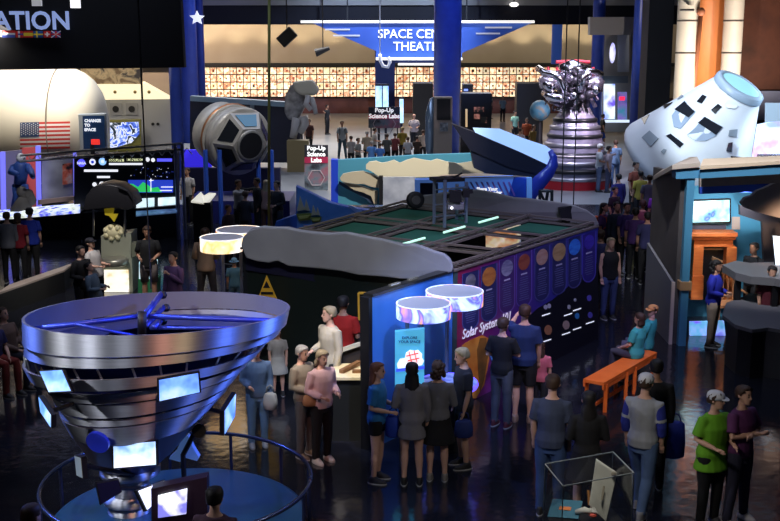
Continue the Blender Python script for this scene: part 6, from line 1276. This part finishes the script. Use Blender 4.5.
# --- older trio and counter
r, hw = person('older woman with short grey hair in beige jacket reading with brown bag', 304, 346, 1.58, 55, (.3, .26, .2), (.1, .1, .11), 'grey', 'short', arms=('bent', 'bent'), sleeve='jacket', tilt=14, lean=-6, shoes=(.2, .15, .1))
bag(hw[0]+Vector((.06, -.08, .1)), 'tan handbag carried by the older woman in beige', (.4, .2, .09), .27, .18, rz=.4)
person('woman in pink shawl and white headscarf between the older visitors', 321, 350, 1.58, 40, (.75, .48, .48), BLK, 'sand', 'bob', arms=('bent', 'bent'), sleeve='jacket', tilt=8, hat=('beanie', (.8, .7, .64), 0) and None, shoes=(.6, .55, .5))
person('tall older man with sandy hair in a beige shirt looking left', 327, 318, 1.8, -50, (.5, .44, .34), (.025, .025, .03), 'sand', 'short', arms=('bent', 'down'), sleeve='long', at=G(331, 423), turn=-20)
person('man in red shirt facing the dark enclosure wall', 345, 290, 1.8, 165, (.42, .015, .01), (.03, .03, .03), 'black', 'short', skin='m', arms=('bent', 'bent'), at=Vector((-.72, 16.35, 0)), girth=1.1)
person('child in white dress standing by the dark enclosure wall', 281, 330, 1.12, 10, (.45, .42, .38), (.5, .48, .42), 'brown', 'long', pants='skirt', at=Vector((-1.8, 17.0, 0)))
r, hw = person('person in light denim jacket and jeans under the ring sculpture edge', 256, 344, 1.5, 15, (.12, .2, .36), (.16, .28, .48), 'black', 'short', arms=('bent', 'down'), sleeve='jacket', shoes=(.35, .36, .4), hat=('cap', (.02, .02, .03), 1))
bag(hw[1]+Vector((0, -.05, .15)), 'pale patterned bag carried by the person in denim', (.35, .36, .38), .2, .26)
# --- right exhibit
person('curly haired woman in royal blue long sleeved top and khaki trousers', 712, 262, 1.64, 60, (.02, .03, .42), (.33, .26, .2), 'black', 'curly', skin='m', arms=('bent', 'bent'), sleeve='long', girth=1.15, at=G(711, 346))
person('person in dark red T-shirt and jeans standing at the cloud table', 765, 289, 1.62, 0, (.09, .01, .02), (.05, .05, .14), 'black', 'short', skin='t', arms=('down', 'down'), at=G(766, 352), tilt=12, girth=1.1)
person('person in black at the far right edge behind the cloud table', 783, 285, 1.65, -40, BLK, BLK, 'brown', 'short', at=G(790, 350), sleeve='long')
person('person in black long coat standing near the rocking chair', 751, 219, 1.7, -60, (.008, .01, .014), BLK, 'black', 'short', skin='m', sleeve='jacket', arms=('bent', 'bent'), at=Vector((D(755, 240, 21.3).x, 21.3, 0)))
# --- left side
person('person in black jacket with orange badge beside the artifact kiosk', 80, 246, 1.66, 60, BLK, BLK, 'black', 'short', sleeve='jacket', arms=('bent', 'down'))
person('visitor in white shirt and dark cap leaning at the kiosk', 95, 238, 1.62, 70, (.55, .52, .5), BLK, 'black', 'short', hat=('cap', (.02, .02, .03), 1), lean=-12, arms=('bent', 'bent'))
person('long haired woman in denim jacket looking into the kiosk', 95, 262, 1.45, 80, (.12, .17, .22), (.08, .1, .14), 'black', 'long', sleeve='jacket', lean=-14, arms=('bent', 'bent'))
person('person in pale grey striped jacket at far left edge', 6, 212, 1.68, 185, (.16, .17, .2), BLK, 'brown', 'short', sleeve='jacket')
person('person in dark red shirt between the striped and blue visitors', 17, 213, 1.64, 180, (.25, .015, .03), BLK, 'brown', 'bob')
person('person in royal blue shirt facing the glowing touch table', 29, 208, 1.72, 180, (.015, .04, .4), BLK, 'black', 'short', girth=1.2)
person('man in black shirt and grey shorts checking a phone beside the kiosk', 147, 226, 1.76, 5, (.012, .013, .015), (.12, .1, .1), 'brown', 'short', skin='m', arms=('bent', 'bent'), pants='shorts', tilt=15)
person('dark haired person in purple plaid shirt right of the kiosk', 173, 252, 1.66, -30, (.12, .06, .16), BLK, 'black', 'short', sleeve='long', arms=('down', 'phone'))
person('man in tan jacket and grey trousers, back turned, by orange ring lamp', 205, 228, 1.78, 178, (.3, .2, .13), (.07, .06, .06), 'brown', 'short', sleeve='jacket', legs='apart', arms=('bent', 'bent'))
person('child in light blue sun hat and blue shirt behind the steel rings', 234, 258, 1.2, 190, (.12, .3, .42), (.1, .2, .3), 'brown', 'short', hat=('brim', (.2, .42, .6), 1))
person('man in white shirt standing beside the control display', 187, 168, 1.74, -20, (.42, .4, .4), BLK, 'brown', 'short', skin='m', arms=('down', 'down'), pack=None)
person('person in brown plaid shirt sitting at the far left edge', 16, 330, 1.66, 70, (.16, .1, .08), (.02, .02, .03), 'brown', 'short', sleeve='long', legs='sit', arms=('lap', 'lap'), at=G(13, 385), lean=-10)
person('second seated visitor in red trousers at the left edge', 4, 332, 1.6, 60, (.03, .03, .12), (.22, .03, .02), 'black', 'short', legs='sit', arms=('lap', 'lap'), at=G(-3, 392))
person('dark haired visitor at the bottom edge before the black terminal', 199, 486, 1.62, 170, (.1, .05, .08), BLK, 'black', 'short', at=Vector((-1.62, 9.5, 0)))
person('brown haired visitor whose head shows at the bottom left corner', 30, 505, 1.6, 150, (.04, .03, .05), BLK, 'brown', 'bob')
# --- group under the hexagonal capsule
gh = 'visitors below the hexagonal capsule'
for a in (('visitor in white shirt pointing below the hexagonal capsule', 238, 180, 1.7, 60, (.4, .4, .42), BLK, 'brown', 'short', 'm', ('reach', 'down')), ('dark clothed visitor in front of the white shirt visitor', 245, 191, 1.6, 170, (.03, .03, .04), BLK, 'brown', 'short', 'm', ('bent', 'bent')),
          ('person in black with raised arm below the hexagonal capsule', 257, 178, 1.7, -60, BLK, BLK, 'black', 'short', 'm', ('reach', 'down')), ('blond visitor in pinkish tan top below the capsule', 266, 180, 1.66, 170, (.4, .22, .17), (.12, .05, .03), 'sand', 'long', 'l', ('bent', 'down')),
          ('broad visitor in black jacket right of the blond visitor', 277, 181, 1.74, -40, (.015, .015, .018), BLK, 'black', 'short', 'm', ('bent', 'bent')), ('dark visitor bending low left of the group', 228, 205, 1.5, 60, (.05, .03, .04), BLK, 'brown', 'short', 'm', ('bent', 'bent'))):
    person(a[0], a[1], a[2], a[3], a[4], a[5], a[6], a[7], a[8], a[9], a[10], group=gh, sleeve='long')
# --- middle distance, around the banners
gf = 'visitors on the grey floor at the back'
F_ = lambda lab, px, py, col, bot=BLK, hair='brown', face=170, h=1.72, skin='m', **k: person(lab, px, py, h, face, col, bot, hair, k.pop('hl', 'short'), skin, k.pop('arms', ('down', 'down')), group=gf, far=True, **k)
F_('visitor in blue jacket and white trousers left of the hanging cable', 279, 120, (.06, .13, .35), (.5, .5, .52), 'white', 60, sleeve='long')
F_('visitor in beige clothes right of the hanging cable', 289, 120, (.3, .22, .15), (.3, .18, .12), 'sand', -60, skin='l')
F_('visitor in black with crossed arms below the astronaut sculpture', 299, 118, BLK, (.03, .04, .06), 'brown', 20, arms=('cross', 'cross'))
F_('visitor in dark shirt next to the upper end of the banner', 309, 119, (.06, .02, .02), BLK, 'brown', -20)
F_('dark figure with outstretched arm on the grey floor', 327, 105, (.02, .02, .025), BLK, 'black', 60, arms=('side', 'down'))
F_('man in white T-shirt with backpack on the open grey floor', 342, 121, (.32, .36, .4), (.05, .09, .13), 'brown', 10, h=1.78, legs='apart', pack=((.03, .03, .04), 'dark backpack worn by the man in the white T-shirt'))
gs = 'seated and crouching crowd behind the teal cloud wall'
S_ = lambda lab, px, py, col, hair='brown', face=170, h=1.6, **k: person(lab, px, py, h, face, col, BLK, hair, k.pop('hl', 'short'), 'm', k.pop('arms', ('bent', 'bent')), group=gs, far=True, **k)
S_('crowd member in pale striped top left end behind the cloud wall', 351, 136, (.3, .28, .27), h=1.45)
S_('crowd member in grey shirt next to the striped top', 358, 138, (.2, .2, .18), face=60, h=1.5)
S_('crowd member in tan shirt with cap behind the two blue shirts', 367, 131, (.35, .3, .22), 'grey')
S_('man in light blue shirt with grey hair behind the cloud wall', 371.5, 141, (.12, .3, .65), 'grey', h=1.4)
S_('man in darker blue shirt beside the light blue shirt', 380, 143, (.06, .18, .5), 'brown', h=1.35)
S_('crowd member with black hair and white shirt under the wide banner', 374.5, 128, (.42, .4, .38), 'black', 100)
S_('crowd member in dark grey under the wide banner', 387, 134, (.08, .08, .08), 'brown', h=1.5)
S_('crowd member in dull red under the wide banner', 395, 133, (.22, .05, .06), 'brown', h=1.5)
S_('crowd member in yellow hat left of the broad bald man', 402.5, 127, (.2, .16, .02), 'blond', h=1.6)
S_('broad bald man in pale grey shirt above the crowd', 414, 114, (.36, .3, .28), face=0, h=1.8, girth=1.25, hl='bald')
S_('crowd member in white below the broad bald man', 408, 137, (.45, .45, .48), 'brown', h=1.4)
S_('crowd member in cream right of the broad bald man', 423, 130, (.4, .36, .3), 'brown', h=1.5)
S_('crowd member in dark brown in front of the bald man', 417, 136, (.06, .04, .03), 'black', h=1.4)
gb_ = 'visitors behind the blue barrier rail'
for lab, px, py, col in (('dark visitor leftmost behind the blue barrier rail', 227, 86, BLK), ('dark visitor second from left behind the blue barrier rail', 232, 89, BLK), ('dark visitor third from left behind the blue barrier rail', 236.5, 90, (.02, .02, .03)), ('visitor in navy standing alone behind the blue barrier rail', 251, 86, (.01, .015, .04)), ('visitor in bright red behind the blue barrier rail', 270, 91, (.6, .03, .02)), ('dark visitor far left end of the blue barrier rail', 213, 90, (.05, .03, .03)), ('dark visitor at the right end of the blue barrier rail', 281, 91, BLK)):
    person(lab, px, py, 1.7, 170, col, BLK, 'black', 'short', 'm', ('bent', 'bent'), group=gb_, far=True, girth=1.3 if 'red' in lab else 1, at=Vector((D(px, 95, 62).x, 62, 0)))
F_('woman in pale green striped top on the floor right of the column', 503, 96, (.3, .38, .34), BLK, 'brown', 10)
F_('visitor in grey by the right side of the black photo box', 491, 94, (.15, .15, .16), BLK, 'brown', 100)
F_('visitor in white and green shirt left of the globe', 515, 111, (.25, .5, .4), BLK, 'black', 30)
F_('visitor in dark red shirt right below the globe', 527, 118, (.3, .06, .02), BLK, 'black', -20)
F_('visitor in yellowish top under the globe', 534, 125, (.25, .16, .04), BLK, 'brown', 20)
F_('pale shirted visitor behind the glowing scoop', 520, 128, (.4, .35, .35), BLK, 'brown', 160)
F_('dark shape of a visitor beside the lit doorway', 603, 114, BLK, BLK, 'black', 90)
# --- right: by the engine and capsule
F_('visitor in white T-shirt and cap beside the rocket engine nozzle', 600, 144, (.5, .55, .62), (.1, .14, .25), 'white', 90, h=1.78, hat=('cap', (.7, .72, .75), 1), arms=('bent', 'bent'))
F_('visitor in pale T-shirt and dark shorts right behind the capped visitor', 609, 146, (.42, .35, .42), (.06, .07, .14), 'black', 70)
F_('visitor in blue shirt and jeans standing under the capsule', 616, 140, (.12, .2, .34), (.05, .1, .22), 'brown', 185, h=1.8)
F_('visitor in strong blue shirt near the engine top right', 600, 126, (.02, .08, .4), BLK, 'brown', 170)
gr = 'crowd in the dark aisle below the capsule'
K_ = lambda lab, px, py, col, hair='brown', face=10, h=1.7, **k: person(lab, px, py, h, face, col, k.pop('bot', BLK), hair, k.pop('hl', 'short'), k.pop('skin', 'm'), k.pop('arms', ('down', 'down')), group=gr, far=False, **k)
K_('visitor in dark blue hoodie at the top of the aisle crowd', 619, 174, (.02, .02, .16), 'black', 200, sleeve='long')
K_('tall visitor in rust red top in the aisle crowd', 636, 162, (.22, .05, .03), 'black', 30, 1.85)
K_('visitor in yellow shirt beside the rust red top', 641, 171, (.4, .32, .05), 'black', 190)
K_('visitor in grey near the house roof corner', 650, 175, (.12, .13, .17), 'brown', 170)
K_('visitor in bright purple top near the house wall', 658, 188, (.25, .05, .5), 'black', -30)
K_('woman with orange pack on the left of the aisle crowd', 604, 203, (.09, .03, .14), 'black', 60, hl='long', pack=((.75, .12, .04), 'orange backpack in the aisle crowd'))
K_('man in dark open jacket with white collar in the aisle', 617, 202, (.02, .03, .05), 'black', 20, 1.74, sleeve='jacket')
K_('man in purple-blue shirt with bent arm in the aisle', 627, 203, (.06, .03, .16), 'black', 20, 1.74, arms=('down', 'bent'))
K_('small dark haired visitor in black with raised arm in the aisle', 615, 187, (.02, .01, .02), 'black', 40, 1.6)
K_('visitor in violet shirt at the middle of the aisle crowd', 636, 208, (.06, .02, .12), 'black', 170)
K_('visitor in pinkish top at the middle back of the aisle', 643, 200, (.2, .05, .07), 'brown', 160)
K_('visitor in navy shirt near the grey house panel', 648, 212, (.03, .03, .1), 'black', 175)
K_('dark visitor closest to the grey house panel', 656, 204, (.05, .02, .09), 'black', -80)
K_('blond woman in black sleeveless top walking out of the aisle', 611, 238, (.012, .012, .014), 'sand', 15, 1.68, hl='long', skin='l', sleeve='none', bot=(.04, .06, .16), girth=1.1)
K_('person in blue jeans at the purple mural end', 601, 230, (.03, .03, .1), 'brown', 150, 1.7)
# --- by the bright screen at right edge
for lab, px, py, col in (('visitor with black hair and white shirt seen above the house roof', 756, 146, (.6, .58, .62)), ('visitor in cream top seen above the house roof at right', 766, 144, (.6, .5, .48))):
    person(lab, px, py, 1.75, 170, col, BLK, 'black', 'short', 'm', far=True, group='visitors behind the house set')
# ================================================================ put each loose mesh's origin at its own base
bpy.context.view_layer.update()
for o in list(C.objects):
    if o.type == 'MESH' and o.parent is None and o.location.length < 1e-6 and len(o.data.vertices):
        xs = [v.co for v in o.data.vertices]; c = Vector(((min(v.x for v in xs)+max(v.x for v in xs))/2, (min(v.y for v in xs)+max(v.y for v in xs))/2, min(v.z for v in xs)))
        o.data.transform(Matrix.Translation(-c)); o.location = c

GR = {'ring_lamp': 'ring lamps on poles', 'display_screen': 'display screens on brackets', 'hanging_cable': 'cables hanging from the roof', 'column': 'round columns', 'banner': 'Pop-Up Science Labs banners', 'light_panel': 'narrow lit panels', 'ceiling_light': 'ceiling lights', 'display_kiosk': 'dark display booths', 'bag': 'bags carried by visitors', 'backpack': 'backpacks on visitors', 'cloud_cutout': 'grey cloud cutouts'}
for o in C.objects:
    k = o.name.split('.')[0]
    if o.parent is None and k in GR and not o.get('group'): o['group'] = GR[k]
